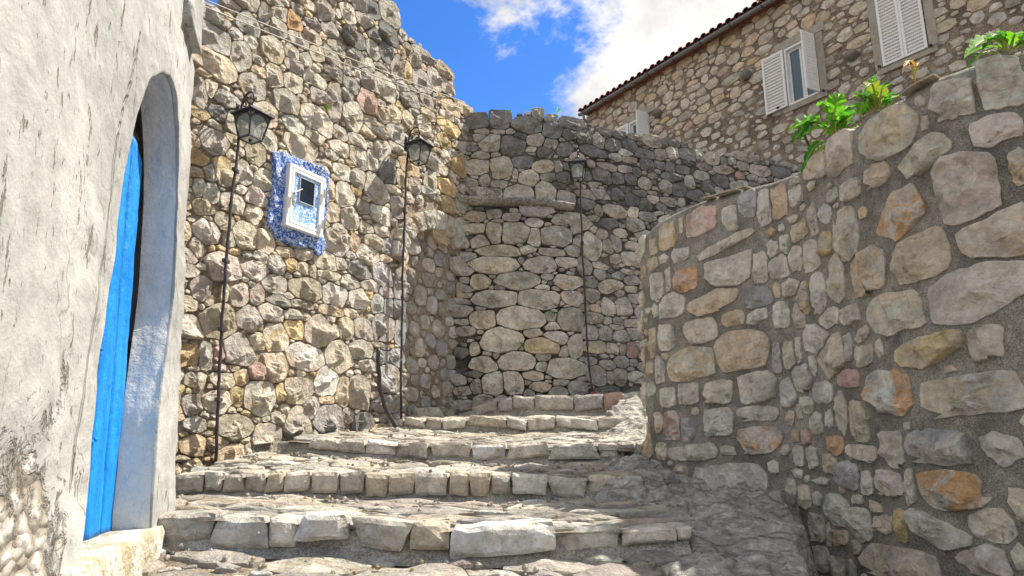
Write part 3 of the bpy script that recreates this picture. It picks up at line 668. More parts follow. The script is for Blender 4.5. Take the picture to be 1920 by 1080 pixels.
ZB3 = """320 200 260 200 p;550 220 210 140 p;600 130 100 80 l;715 180 140 140 g;825 185 105 105 y;910 210 80 80 c;1080 160 180 130 l;990 230 50 100 c;1200 180 90 80 l;1340 220 180 130 dg;1400 110 160 110 l;1100 260 170 60 c;430 405 130 180 p;570 410 100 140 rg;700 330 180 130 l;930 370 250 170 c;1150 410 190 170 l;1330 450 150 150 w;735 460 170 90 g;910 485 170 75 g;1125 530 190 75 c;1265 320 120 90 l;1270 550 100 60 c;270 620 260 270 c;500 600 170 180 p;680 545 170 140 l;830 560 120 70 l;930 575 80 50 l;330 390 60 140 c;150 370 150 160 g;700 730 190 210 ly;850 665 140 130 y;1020 680 210 230 p;1235 670 110 180 c;1155 690 60 110 c;570 760 110 120 c;415 830 250 230 l;290 845 90 90 r;180 870 100 200 g;1370 670 140 140 g;1345 820 180 140 g;1180 880 190 240 c;930 890 270 200 w;710 950 160 210 c;580 990 140 120 r;310 960 100 50 p;400 960 80 45 c;1400 940 140 85 g;1510 260 145 180 b;1640 320 85 260 b;1530 390 100 80 b;1475 480 95 140 b;1550 510 70 120 b;1635 520 85 145 b;1510 660 185 215 b;1635 700 75 195 b;1500 800 110 55 b;1500 870 115 115 b;1620 880 100 140 b;1550 60 100 130 b;1650 100 100 160 b"""
ZB4 = """190 330 150 120 l;390 335 165 110 cw;530 310 100 110 cy;350 500 215 180 l;160 520 140 140 g;500 450 100 130 y;660 460 250 235 l;820 420 65 120 y;960 400 205 215 cg;1170 340 180 220 w;1290 420 100 200 c;1410 420 180 280 cg;190 660 160 110 g;475 680 280 200 c;730 800 235 280 cg;810 620 110 90 c;950 680 190 300 cg;1055 540 100 150 g;1190 630 240 220 gd;1330 600 80 100 g;1450 650 165 135 d;165 830 190 140 ya;350 810 150 120 c;440 880 255 140 a;580 870 45 130 c;160 990 140 120 ac;420 980 170 70 a;60 1000 50 110 a;1640 320 190 215 b;1630 510 195 145 bd;1620 620 100 80 g;1700 610 80 60 g;460 560 70 50 c;640 630 60 40 c;720 625 60 40 c;860 550 60 70 c"""
VOUS = """70 250 110 200 l;150 150 80 170 l10;225 115 70 140 l5;290 115 70 140 g-5;345 150 60 150 g-15;410 200 60 150 g-20"""
def trc(surf, ox, oy, txt):
    import re
    return traced(surf, ox, oy, re.sub(r'([a-z])(-?\d+)(?=;|$)', r'\1 \2', txt))
stB = trc(SB, 740, 370, VOUS) + trc(SB, 340, 0, ZB1) + trc(SB, 340, 230, ZB2) + trc(SB, 340, 450, ZB3) + trc(SB, 320, 630, ZB4)
rg = random.Random(7)
okB = lambda a, t: sa - .02 < a < sz + .05 and botB(a) - .05 < t < topB(a) - .03 and not in_patch(a, t)
dup = []
for x in stB:      # drop double tracings where enlargements overlap
    if all(abs(x[0] - y[0]) / (x[2] + y[2]) * 2 > .45 or abs(x[1] - y[1]) / (x[3] + y[3]) * 2 > .45 for y in dup) and okB(x[0], x[1]) and not in_niche(x[0], x[1]): dup.append(x)
stB = [x for x in dup]
s_up = SB.st(560, 300)[1]
stB = fill(stB, (sa, sz + .05, -.4, 6.2), lambda a, t: okB(a, t) and not in_niche(a, t), [.15, .11, .08, .058, .042, .03, .022], (.8, 2.8), ['l', 'c', 'l', 'c', 'g', 'p', 'l', 'a', 'y'], rg, .92, 2200)
stN = fill([], (SB.st(757, 500)[0], SB.st(878, 500)[0], 0.2, 3.3), in_niche, [.11, .085, .06, .045], (.8, 1.7), ['g', 'l', 'p', 'g', 'b'], rg, .98, 900)
for x in stB:
    if x[1] > 3.9 and x[5] in ('l', 'c', 'p') and rg.random() < .35: x[5] = 'g'
RING = [(757, 492), (760, 470), (767, 454), (780, 440), (795, 433), (812, 431), (828, 437), (842, 450), (853, 470)]; rc = (812, 522)
ring_out = [(rc[0] + (x - rc[0]) * 1.46, rc[1] + (y - rc[1]) * 1.42) for x, y in RING]
in_ring = inpoly([SB.st(*p) for p in [(x - 2, y) for x, y in ring_out] + RING[::-1]])
stB = [x for x in stB if not in_ring(x[0], x[1])]
# core joints are deep; the blocked doorway lies 12 cm back
wallB = empty('stone_wall', (-2.6, 6, -.3), 'tall ruined rubble wall in sun beside the white house, holding the little blue window', 'stone wall')
core('joint_mortar', SB, sa + .02, sz + .1, lambda a: botB(a) - .5, lambda a: topB(a) - .07, M['mortar_b'], wallB, off=lambda a, t: -.10 if in_niche(a, t) else -.022, thick=.55, res=.045, amp=.014, freq=8)
stBN = stB + stN; nB = len(stB)
lay(wallB, stB, SB, M['warm'], rg, hfac=(.12, .24), hmax=.065, gap=.009, grow=1.27, back=.07, limit=285, nd=(22, 3), jag=.12, power=(2.2, 4.5), rough=.016, tilt=.14, fac=1.2, big=.24, tm=1.30)
for k in range(len(RING) - 1):
    q = [RING[k], RING[k + 1], ring_out[k + 1], ring_out[k]]; P_ = [SB.st(*p) for p in q]; cx_, cy_ = sum(p[0] for p in P_) / 4, sum(p[1] for p in P_) / 4
    P_ = [(cx_ + (p[0] - cx_) * .93, cy_ + (p[1] - cy_) * .95) for p in P_]; g4 = stone_geo(P_, SB, .05, rg, 22, 3, .12, .035, rg.choice('lgll'), .03, .010, .25, 1.3)
    V_, F_, T_, c_, _z = g4; link('arch_stone', V_, orient(V_, F_, SB, cx_, cy_), M['warm'], wallB, T_, loc=c_, smooth=False)
lay(wallB, stN, SB, M['warm'], rg, tm=1.25, name='infill_stone', small='infill_chip', hfac=(.14, .2), hmax=.05, gap=.014, grow=1.08, back=.03, limit=70, base=lambda a, t: -.088)

# --- dry stone wall closing the lane
topD = nodes_fn(SD, [(850, 208), (872, 206), (905, 213), (950, 216), (1000, 206), (1040, 218), (1095, 227), (1150, 240), (1200, 248), (1250, 258), (1300, 275), (1350, 283), (1400, 292), (1450, 300), (1500, 310), (1600, 332)])
ZD1 = """470 90 125 85 g;610 110 185 115 d;790 100 155 135 d;690 45 60 35 g;990 140 235 140 d;1075 60 90 80 g;1170 90 95 60 g;1330 130 185 85 g;1180 170 140 115 g;1310 210 95 85 g;1420 230 125 110 g;480 190 185 105 d;650 185 100 40 g;630 230 90 50 l;780 185 95 35 l;870 185 70 35 l;940 215 80 55 g;1055 250 120 95 l;1170 280 100 65 g;490 290 255 100 g;715 280 155 115 g;890 290 185 145 d;1120 345 115 75 g;1280 315 110 95 g;490 365 140 55 yg;640 365 145 55 g;755 360 70 35 l;605 450 205 115 gc;800 460 175 165 gc;955 420 140 85 g;1115 445 160 85 c;1230 450 60 75 g;440 580 95 65 l;555 570 120 65 l;675 555 75 85 g;790 580 125 60 l;1000 535 130 115 l;1155 530 95 55 g;1265 535 105 80 g;905 505 35 80 p;670 650 275 90 pd;935 650 235 135 l;1130 650 155 160 lc;1285 690 135 125 g;1240 590 95 45 g;1450 655 160 70 l;1500 700 110 90 g"""
ZD2 = """330 340 95 95 g;430 370 115 75 g;570 370 95 85 g;730 340 145 85 g;600 310 90 50 g;380 270 110 50 g;480 290 95 50 g;840 320 95 50 g;1000 360 190 50 g;680 430 125 75 d;800 440 95 75 g;885 430 85 110 g;1000 440 115 95 g;1085 445 65 75 g;1180 470 110 85 g;1215 400 95 60 g;1275 485 55 65 g;1430 460 130 60 g;1540 560 155 85 g;1410 530 95 65 g;1690 570 145 85 g;690 520 105 95 g;790 520 75 55 d;865 535 65 75 g;960 555 85 55 g;1120 530 100 55 rd;1320 490 65 55 g;570 620 85 80 g;470 610 95 85 d;360 600 125 105 d;680 660 95 75 g;880 610 125 75 g;1020 650 75 95 g;1145 680 85 85 g;1250 640 105 100 g;1100 600 95 65 g;840 680 95 95 g;930 700 105 105 g;1070 750 145 80 g;1350 670 75 65 g;1390 595 60 50 r;1490 610 80 45 g;1240 710 70 60 g;1310 720 90 40 g;1410 660 75 45 g;1500 670 75 45 g;1560 630 75 40 g;1680 635 60 30 g;330 740 155 75 l;470 740 95 85 g;580 780 105 100 g;450 860 160 100 g;590 870 75 85 l;240 810 105 85 d;680 820 85 85 d;860 790 120 60 g;950 800 45 70 l;800 830 65 55 g;180 940 195 105 l"""
ZD3 = """600 150 175 80 cy;740 140 100 65 g;885 155 135 65 g;1045 195 125 65 l;600 240 150 65 c;745 270 125 155 c;910 275 215 150 lg;1045 310 85 125 l;1200 300 205 155 g;630 340 140 85 c;775 410 305 80 c;1000 400 125 55 l;1170 415 195 55 l;765 510 360 120 cl;1085 510 245 120 l;1280 500 150 75 p;640 640 165 105 cy;930 630 340 120 l;1140 605 85 50 l;1285 640 185 110 l;740 765 345 125 l;1075 770 295 150 l;1320 765 135 105 pa;650 925 185 145 c;960 910 345 170 l;1310 925 175 170 g;1180 970 95 55 l;1475 370 165 200 l;1600 370 75 105 l;1660 350 75 105 g;1790 470 175 100 l;1660 465 75 65 p;1420 520 105 130 g;1545 580 85 85 g;1465 635 105 75 g;1625 670 165 105 c;1475 740 105 95 g;1680 590 85 55 g;1780 620 125 65 g;1775 690 85 45 c;1680 720 75 55 p;1600 820 115 120 l;1715 820 125 140 l;1800 765 75 75 p;1425 830 75 55 g;1510 830 75 55 a;1495 905 145 85 p;1855 870 85 115 g;1600 930 55 55 l;1680 930 75 55 g;1800 945 155 65 p;1465 1015 115 105 g;1580 1015 95 105 g;1700 1040 125 85 g;1380 175 190 100 l;1550 280 80 60 l;1780 360 90 70 p"""
ZD4 = """790 400 305 180 l;1110 440 260 140 cy;1210 380 150 85 l;1345 440 95 175 l;600 460 75 90 c;675 575 185 125 lc;910 550 285 135 l;1100 590 75 65 l;1280 610 265 145 l;1260 480 55 75 c;1105 520 95 55 g;610 740 75 115 g;740 720 165 160 l;885 710 155 160 l;1030 665 145 65 c;1090 745 155 75 c;1220 785 130 75 g;1360 750 125 105 g;1240 710 105 45 g;675 870 185 120 g;800 860 120 95 g;1500 450 155 95 c;1640 460 95 75 l;1710 460 55 75 g;1785 465 95 110 r;1855 430 90 85 p;1465 545 85 65 g;1605 580 105 65 g;1705 555 95 85 g;1790 560 55 55 g;1520 660 165 135 g;1685 665 105 115 g;1820 670 125 80 l;1620 670 65 75 g;1870 600 85 65 g;1870 510 85 70 g"""
rg = random.Random(11)
sdl, _ = SD.st(866, 500); sdr, _ = SD.st(1700, 300); _, tS = SD.st(940, 384)
okD = lambda a, t: sdl - .02 < a < sdr and .25 < t < topD(a) - .03 and not (a < SD.st(1085, 380)[0] and abs(t - tS - .02) < .085)
stD = []
for x in trc(SD, 740, 200, ZD1) + trc(SD, 1040, 180, ZD2) + trc(SD, 740, 370, ZD3) + trc(SD, 740, 540, ZD4):
    if okD(x[0], x[1]) and all(abs(x[0] - y[0]) / (x[2] + y[2]) * 2 > .45 or abs(x[1] - y[1]) / (x[3] + y[3]) * 2 > .45 for y in stD): stD.append(x)
stD = fill(stD, (sdl, sdr, .25, 5.2), okD, [.13, .1, .075, .055, .04, .03], (1.0, 3.0), ['g', 'g', 'l', 'd', 'g', 'p'], rg, .92, 2600)
for x in stD:
    if x[1] > tS + .1 and len(x[5]) == 1: 
        if x[5] == 'l' and rg.random() < .5: x[5] = 'g'
        elif x[5] == 'g' and rg.random() < .5: x[5] = 'd'
wallD = empty('stone_wall', (1, 9.6, .5), 'grey dry stone wall crossing behind the steps, concrete slab set in it', 'stone wall')
s85 = SD.st(1085, 450)[0]
core('wall_core', SD, sdl - .1, sdr, lambda a: -.3, lambda a: topD(a) - .08, M['mortar_d'], wallD, off=lambda a, t: -.022, thick=.6, res=.06, amp=.014, freq=7)
lay(wallD, stD, SD, M['grey'], rg, hfac=(.13, .24), hmax=.075, gap=.010, grow=1.27, back=.09, limit=285, nd=(18, 3), jag=.11, power=(2.4, 5.5), rough=.016, tilt=.12, fac=1.2, big=.26, tm=1.3,
    base=lambda a, t: (.05 if (a < s85 and t < tS) else 0.0))
# concrete slab ledge over the recess in the corner
V = []; Fc = []; n = 40
a0 = SD.st(868, 385)[0] - .42; a1 = SD.st(1072, 400)[0]
for i in range(n + 1):
    a = a0 + (a1 - a0) * i / n; k = i / n; nz = lambda j: .009 * noise.noise(Vector((a * 5, j * 2, 1)))
    out = .17 - .05 * k + .34 * max(0, 1 - k * 4) ** 2; h = .062 - .012 * k
    for j, (o, z) in enumerate([(-.2, h), (out * .5, h), (out, h * .7), (out + .01, 0), (out - .03, -h * .8), (out * .4, -h), (-.2, -h)]): V.append(SD(a, tS + z + nz(j) + .05 * (1 - k), o + nz(j + 9)))
for i in range(n):
    for j in range(7): Fc.append((i * 7 + j, (i + 1) * 7 + j, (i + 1) * 7 + (j + 1) % 7, i * 7 + (j + 1) % 7))
Fc += [tuple(range(7)), tuple(n * 7 + j for j in range(7))[::-1]]
bmf = link('concrete_slab', V, Fc, M['slab'], wallD)

# --- new curved wall on the right, stones set in cement
C1 = """205 415 120 185 cy;310 335 28 140 c;460 295 220 205 pr;678 285 108 195 l;815 165 125 195 b;930 200 105 280 g;1050 155 115 240 a;1165 95 105 185 l;985 380 90 70 y;1060 350 60 62 l;655 465 440 70 cl10;305 550 125 95 l;175 580 72 72 l;100 490 55 120 ac;95 620 70 90 c;130 790 95 215 l;212 740 36 165 l;343 738 185 180 ro;665 680 340 220 g;905 650 118 235 gl;1000 505 82 118 l;1090 465 82 140 l;1045 645 152 178 l;1170 580 105 185 g;1290 560 128 235 p;1200 380 145 125 ca15;1300 295 70 235 p;1395 240 95 160 b;1400 470 120 175 cy;1465 400 32 195 l;1565 400 155 420 cg-4;1440 110 85 110 l;1570 65 155 155 p;1470 180 58 50 g;1290 20 80 85 c;550 900 365 140 ga7;870 870 225 160 d;240 930 175 170 l;115 965 38 115 l;1030 815 65 125 ca;1130 800 150 125 g;1230 870 85 250 pa;1060 1000 110 190 l;1340 830 112 320 l;1480 740 115 380 lc;1195 1010 85 180 p;700 1030 175 105 ca;880 1010 165 90 l12;1710 680 280 330 ag;1570 1000 145 135 g;1420 1030 165 140 l10"""
C2 = """200 90 112 185 l;455 40 262 175 p;95 120 45 225 ac;765 190 365 290 ca;385 290 335 230 wa;150 330 65 195 l;190 235 55 52 c;1025 245 64 235 b;1120 215 85 205 l;1190 185 52 185 l;1325 100 185 215 l;1435 230 190 290 g12;1570 170 56 195 b;1670 70 125 90 c25;1680 220 145 155 wc;1800 165 42 145 g;205 540 105 155 l;370 515 145 150 p;595 495 195 160 w;880 460 285 220 wg;1110 515 108 225 l;1220 395 145 195 l;1300 300 55 165 g;1375 505 145 160 l;1560 400 155 135 r;1255 600 95 125 l;1515 640 84 315 g;1645 705 135 290 c-8;1420 700 60 135 l;1320 730 86 145 g;235 755 115 212 rp;362 780 86 170 b;585 725 220 222 wg;880 665 285 112 l;920 870 365 205 po;145 730 65 155 c;1165 830 76 105 a;1240 830 76 115 rp;1130 690 65 120 c;1195 640 46 125 g;395 955 352 118 w5;655 940 115 68 g;165 950 76 125 c;1470 905 125 165 oa;1660 955 245 112 g-5;1290 990 76 145 w;1190 980 76 165 g;1430 1030 105 150 c;1085 930 86 90 g"""
C3 = """305 290 100 75 g;315 425 178 175 wl;680 370 515 260 l5;1000 265 86 105 g;1140 450 72 205 g;1235 490 105 165 pc;1330 500 85 115 l;1185 310 76 78 w;1250 350 42 56 w;1570 330 145 205 b;1700 375 84 165 l;1470 580 180 220 l-20;1660 690 165 240 l-15;1520 430 58 58 c;1370 370 150 56 g;1630 510 85 80 g;1770 565 105 76 a-12;1325 715 125 195 l;1420 770 54 195 g;1500 790 124 125 pa;1625 865 66 105 w;1365 960 115 185 l;1480 1020 105 165 g;1820 690 140 140 c;1590 1030 56 145 b"""
C4 = """540 830 200 330 p;350 950 165 225 cp;905 680 440 330 cg-3;1175 600 72 125 p-8;1140 445 95 86 g;1390 430 320 310 gp-8;1740 290 330 400 gp;1715 650 420 210 g5;1180 840 360 220 g25;815 990 180 170 pa;1880 930 140 270 pa;200 1050 66 76 l"""
C5 = """1000 240 400 400 po10;1510 45 470 480 pg;1150 570 380 380 ac;1760 390 660 340 pa15;1600 800 800 380 wl12;955 980 370 300 gc"""
C6 = """1215 190 510 220 yc10;1635 140 270 250 p;1970 130 90 120 y;920 510 335 355 wo;1560 520 780 300 wc4;935 920 165 255 g;1265 915 460 258 bg;1760 930 310 250 lp-10"""
C7 = """905 380 195 190 wc;1072 420 68 270 g;1395 440 500 285 ow;1000 700 84 230 y-5;1290 750 490 210 l-17;1690 700 315 225 lc;1890 540 150 240 c;1620 960 360 240 gb;1900 950 150 210 g;1000 1010 600 260 gc"""
rg = random.Random(21)
topC = nodes_fn(SC, [(1213, 434), (1232, 415), (1260, 400), (1310, 377), (1345, 368), (1400, 352), (1460, 335), (1500, 318), (1535, 298), (1570, 265), (1620, 218), (1690, 182), (1755, 143), (1810, 124), (1860, 106), (1925, 88)])
stC = []
for x in trc(SC, 1200, 340, C1) + trc(SC, 1200, 610, C2) + trc(SC, 1200, 810, C3) + trc(SC, 1440, 340, C5) + trc(SC, 1440, 610, C6) + trc(SC, 1440, 810, C7) + trc(SC, 1440, 80, C4):
    if all(abs(x[0] - y[0]) / (x[2] + y[2]) * 2 > .5 or abs(x[1] - y[1]) / (x[3] + y[3]) * 2 > .5 for y in stC): stC.append(x)
for x in stC:
    if x[5][0] in 'gl': x[5] = {'g': 'l', 'l': 'w'}[x[5][0]] + x[5][1:]
okC = lambda a, t: .0 < a < SC.L and -.95 < t < topC(a) - .09
sR = SC.st(1925, 500)[0]
rest = fill(stC, (0, SC.L, -.95, 1.9), lambda a, t: okC(a, t), [.13, .09, .06, .045, .032], (.9, 2.0), ['l', 'w', 'p', 'l', 'c', 'a'], rg, 1.13, 900)
wallC = empty('stone_wall', (1.6, 4.6, -.3), 'curved retaining wall of pale split stones set in grey cement', 'stone wall')
core('cement_mortar', SC, 0.0, SC.L, lambda a: -1.0, lambda a: topC(a), M['mortar_c'], wallC, off=lambda a, t: -.004 - .03 * max(0, (t - topC(a) + .06) / .06), thick=.42, res=.035, amp=.005, freq=11)
lay(wallC, rest, SC, M['new'], rg, hfac=(.16, .26), hmax=.05, gap=.016, grow=1.08, back=.05, limit=290, nd=(34, 4), jag=.13, power=(2.6, 8.5), rough=.014, tilt=.08, fac=1.0, tm=1.8, base=lambda a, t: .003)
# thin slates bedded on the coping
def slate(px0, px1, w=.16, th=.012, lift=.004):
    a0, a1 = SC.st(px0, 350)[0] if px0 < 1450 else SC.st(px0, 160)[0], SC.st(px1, 350)[0] if px1 < 1450 else SC.st(px1, 160)[0]
    V = []; r = random.Random(px0)
    for (a, o) in [(a0, .02), ((a0 + a1) / 2, .03), (a1, .018), (a1 - .01, -w), ((a0 + a1) / 2, -w - .02), (a0 + .02, -w)]:
        a += r.gauss(0, .006); z = topC(a) + lift
        V.append(SC(a, z, o)); V.append(SC(a, z + th, o - .004))
    n = 6; Fc = [tuple(2 * i for i in range(n))[::-1], tuple(2 * i + 1 for i in range(n))] + [(2 * i, 2 * ((i + 1) % n), 2 * ((i + 1) % n) + 1, 2 * i + 1) for i in range(n)]
    link('coping_slate', V, Fc, M['step'], wallC, [(*TONE['c'], 1)] * len(V), smooth=False)
for q in [(1316, 1337), (1340, 1384), (1386, 1402), (1688, 1756)]: slate(*q)
# garden terrace held by the wall
tp = [SC(a, 0, -.40) for a in np.linspace(.05, SC.L - .02, 60)]; V = []; Fc = []
for i, p in enumerate(tp):
    for k in range(9):
        q = Vector((p.x + (9 - p.x) * (k / 8) ** 1.6, p.y + (min(max(p.y, 2.6), 6.2) - p.y) * k / 8, 0)); V.append((q.x, q.y, 1.66 + .05 * noise.noise(Vector((q.x * 3, q.y * 3, 0)))))
for i in range(59):
    for k in range(8): Fc.append((i * 9 + k, i * 9 + k + 1, (i + 1) * 9 + k + 1, (i + 1) * 9 + k))
tag(link('terrace_ground', V, Fc, M['soil']), kind='structure', label='soil of the raised garden behind the curved wall')
# lane floor behind the curved wall, and the bank on which the far house stands
V = [(3.0, 6.5, .40), (12, 6.3, 1.0), (12, 13.6, 1.3), (3.0, 10.6, .62)]
tag(link('lane', V, [(0, 1, 2, 3)], M['cement']), kind='structure')
V = [(-1.2, 10.1, 2.6), (1.5, 10.5, 2.6), (10.5, 13.4, 2.6), (26, 12, 2.6), (26, 40, 2.6), (-1.2, 40, 2.6)]
tag(link('upper_terrain', V, [tuple(range(6))], M['soil']), kind='structure')
# ------------------------------------------------------------------ white house on the left
YL, YR_ = .5, 3.67; ZB_, ZS, ZC = -.36, 1.10, 1.60; OY0, OY1 = 2.31, 3.24
wn = Vector((1, .25, .05)).normalized()
def PA(y, z, out=0.0): return Vector((-.80 - .25 * y - .05 * (z + .36), y, z)) + wn * out
def yend(z): return float(np.interp(z, [-1, -.36, .6, 1.6, 2.05, 2.1, 2.38, 2.42, 2.6, 3.5], [3.75, 3.67, 3.60, 3.54, 3.50, 3.46, 3.42, 3.05, 2.98, 2.95]))
cy, ry = (OY0 + OY1) / 2, (OY1 - OY0) / 2
def a_st(px, py):
    u, w = ray(px, py); y = 2.5
    for _ in range(20): y = (.80 + .05 * (w * y + .36)) / (-u - .25)
    return y, w * y
OPX = [(156, 1006), (169, 860), (187, 705), (207, 560), (220, 475), (235, 350), (248, 270), (259, 215), (272, 170), (281, 152), (291, 141), (303, 135), (313, 140), (321, 150), (327, 168), (334, 250), (336, 340), (334, 425), (327, 540), (320, 615), (305, 740), (295, 840), (288, 940), (286, 988)]
OP = [a_st(*p) for p in OPX]; OP[0] = (OP[0][0], ZB_); OP[-1] = (OP[-1][0], ZB_); OY0, OY1 = OP[0][0], OP[-1][0]; cy, ry = (OY0 + OY1) / 2, (OY1 - OY0) / 2
def densify(P, n):
    P = np.array(P); d = np.hypot(*np.diff(P, axis=0).T); Sx = np.concatenate([[0], np.cumsum(d)]); t = np.linspace(0, Sx[-1], n); return [(float(np.interp(q, Sx, P[:, 0])), float(np.interp(q, Sx, P[:, 1]))) for q in t]
op = densify(OP, 97)
for _ in range(2): op = [op[0]] + [tuple((op[i - 1][k] + 2 * op[i][k] + op[i + 1][k]) / 4 for k in (0, 1)) for i in range(1, 96)] + [op[-1]]
wob = lambda y, z: .008 * noise.noise(Vector((y * 4, z * 4, 2))) + .004 * noise.noise(Vector((y * 14, z * 14, 5)))
op = [(y + wob(y, z), z + (wob(z, y) if z > ZB_ + .01 else 0)) for y, z in op] + [(OY1 + (OY0 - OY1) * i / 12, ZB_) for i in range(1, 12)]
c0 = (cy, .55)
def outer(y, z):
    dy, dz = y - c0[0], z - c0[1]; k = 1e9; lo, hi = -.95, 3.4
    if dz > 0: k = min(k, (hi - c0[1]) / dz)
    if dz < 0: k = min(k, (lo - c0[1]) / dz)
    if dy < 0: k = min(k, (YL - c0[0]) / dy)
    if dy > 0:
        q = 1.0
        while q < k and c0[0] + dy * q < yend(c0[1] + dz * q): q += .004
        k = min(k, q)
    return (c0[0] + dy * k, c0[1] + dz * k)
# denser angular sampling: insert points between opening nodes
fine = []
for i in range(len(op)):
    a, b = op[i], op[(i + 1) % len(op)]
    for k in range(4): fine.append((a[0] + (b[0] - a[0]) * k / 4, a[1] + (b[1] - a[1]) * k / 4))
gpx = [(262, 60), (250, 115), (230, 210), (220, 270), (210, 340), (200, 425), (182, 540), (165, 665), (150, 775), (135, 920)]
GP = np.array([a_st(*p) for p in gpx])
def gdist(y, z):
    A, B = GP[:-1], GP[1:]; d = B - A; q = np.array([y, z]); t = np.clip(((q - A) * d).sum(1) / (d * d).sum(1), 0, 1); return float(np.hypot(*((A + d * t[:, None]) - q).T).min())
def wearf(y, z):
    w = 0.0
    w += max(0, min(1, (.38 - z) / .7)) * max(0, min(1, (2.35 - y) / .35)) * .8
    w += .35 * max(0, 1 - math.hypot((y - 1.75) / .35, (z - 2.05) / .22)) + .5 * max(0, min(1, (z - 2.0) / .3)) * max(0, min(1, (1.95 - y) / .3)) * .7
    w += .28 * max(0, 1 - abs(y - yend(z)) / .12) * (1 if z > .2 else 0)
    w += .35 * max(0, 1 - math.hypot((y - 2.05) / .07, (z - .25) / .22))
    return w
LAY = 84; V = []; wear = []; grv = []; nf = len(fine)
for (y, z) in fine:
    oy, oz = outer(y, z)
    for l in range(LAY + 1):
        k = (l / LAY) ** 1.35; yy, zz = y + (oy - y) * k, z + (oz - z) * k; w = wearf(yy, zz)
        d = .016 * noise.noise(Vector((yy * 2.2, zz * 2.2, 1))) + .010 * noise.noise(Vector((yy * 6, zz * 6, 3))) + .004 * noise.noise(Vector((yy * 17, zz * 17, 8)))
        rr = noise.noise(Vector((yy * 10, zz * 10, 4))); d -= max(0, w - .25) * (.028 + .012 * rr - .012 * abs(noise.noise(Vector((yy * 23, zz * 23, 6)))))
        edge = min(1, l / 5); e2 = max(0, 1 - abs(yy - yend(zz)) / .06)
        V.append(PA(yy, zz, d * (.25 + .75 * edge) - .014 * max(0, 1 - l / 2.5) - .05 * e2 ** 2)); wear.append(w); grv.append(gdist(yy, zz))
Fc = []
for i in range(nf):
    for l in range(LAY): Fc.append((i * (LAY + 1) + l, i * (LAY + 1) + l + 1, ((i + 1) % nf) * (LAY + 1) + l + 1, ((i + 1) % nf) * (LAY + 1) + l))
A, B, C = V[Fc[0][0]], V[Fc[0][1]], V[Fc[0][2]]
if (B - A).cross(C - A).dot(wn) < 0: Fc = [f[::-1] for f in Fc]
houseA = empty('white_house', (-1.7, 2.8, -.4), 'whitewashed house wall with a bright blue arched door, plaster flaking at its foot', 'house')
link('plaster_face', V, Fc, M['white'], houseA, attrs=dict(wear=wear, groove=grv))
# end face and back of the wall, with the sawn-off coping block
zs = np.linspace(-1, 3.4, 90); V = []; Fc = []; K = 8
for z in zs:
    for k in range(K):
        d = k / (K - 1); o = -.035 - .62 * d; V.append(PA(yend(z) + .012 * noise.noise(Vector((z * 6, d * 4, 1))) - .03 * d, z, o if k else -.03))
for i in range(89):
    for k in range(K - 1): Fc.append((i * K + k, (i + 1) * K + k, (i + 1) * K + k + 1, i * K + k + 1))
link('plaster_return', V, Fc, M['white'], houseA, attrs=dict(wear=[.25] * len(V), groove=[.5] * len(V)))
mb = MB(); p = [PA(YL, -1, -.05), PA(YL, 3.4, -.05), PA(YL, 3.4, -1.6), PA(YL, -1, -1.6), PA(2.95, -1, -1.6), PA(2.95, 3.4, -1.6), PA(2.95, 3.4, -.1), PA(3.66, -1, -.65), PA(3.4, 2.38, -.65), PA(3.04, 2.42, -.65), PA(2.95, 3.4, -.65)]
mb.add(p, [(0, 1, 2, 3), (3, 2, 5, 4), (1, 6, 5, 2), (4, 5, 10, 9, 8, 7)]); mb.build('rear_wall', M['reveal'], houseA)
# reveal of the arch
V = []; Fc = []; arch = op[:97]; D = .148; m = 12
for i, (y, z) in enumerate(arch):
    for k in range(m + 1):
        d = k / m; flare = .05 * d; yy = cy + (y - cy) * (1 - flare * .3); zz = z
        nz = .006 * noise.noise(Vector((y * 5, z * 5, d * 3))) + .003 * noise.noise(Vector((y * 16, z * 16, d * 8)))
        V.append(PA(yy + nz, zz + nz * .6, -.012 - D * d if k else -.0135))
for i in range(len(arch) - 1):
    for k in range(m): Fc.append((i * (m + 1) + k, i * (m + 1) + k + 1, (i + 1) * (m + 1) + k + 1, (i + 1) * (m + 1) + k))
link('arch_reveal', V, Fc, M['reveal'], houseA)
# rubble tympanum over the door, in the back of the recess
rg = random.Random(31)
class SA_:
    def __call__(s, a, t, out=0.0): return PA(a, t, -.195 + out)
sA = SA_(); inT = lambda a, t: OY0 - .05 < a < OY1 + .1 and 1.2 < t < 1.70
link('recess_back', [PA(OY0 - .1, -.45, -.235), PA(OY1 + .12, -.45, -.235), PA(OY1 + .12, 1.75, -.235), PA(OY0 - .1, 1.75, -.235)], [(0, 1, 2, 3)], M['mortar_b'], houseA)
lay(houseA, fill([], (OY0 - .05, OY1 + .1, 1.1, 1.64), inT, [.07, .05, .035], (1, 1.8), ['c', 'y', 'l', 'a'], rg, .95, 300), sA, M['warm'], rg, hfac=(.15, .25), hmax=.03, limit=20, base=lambda a, t: -.03)
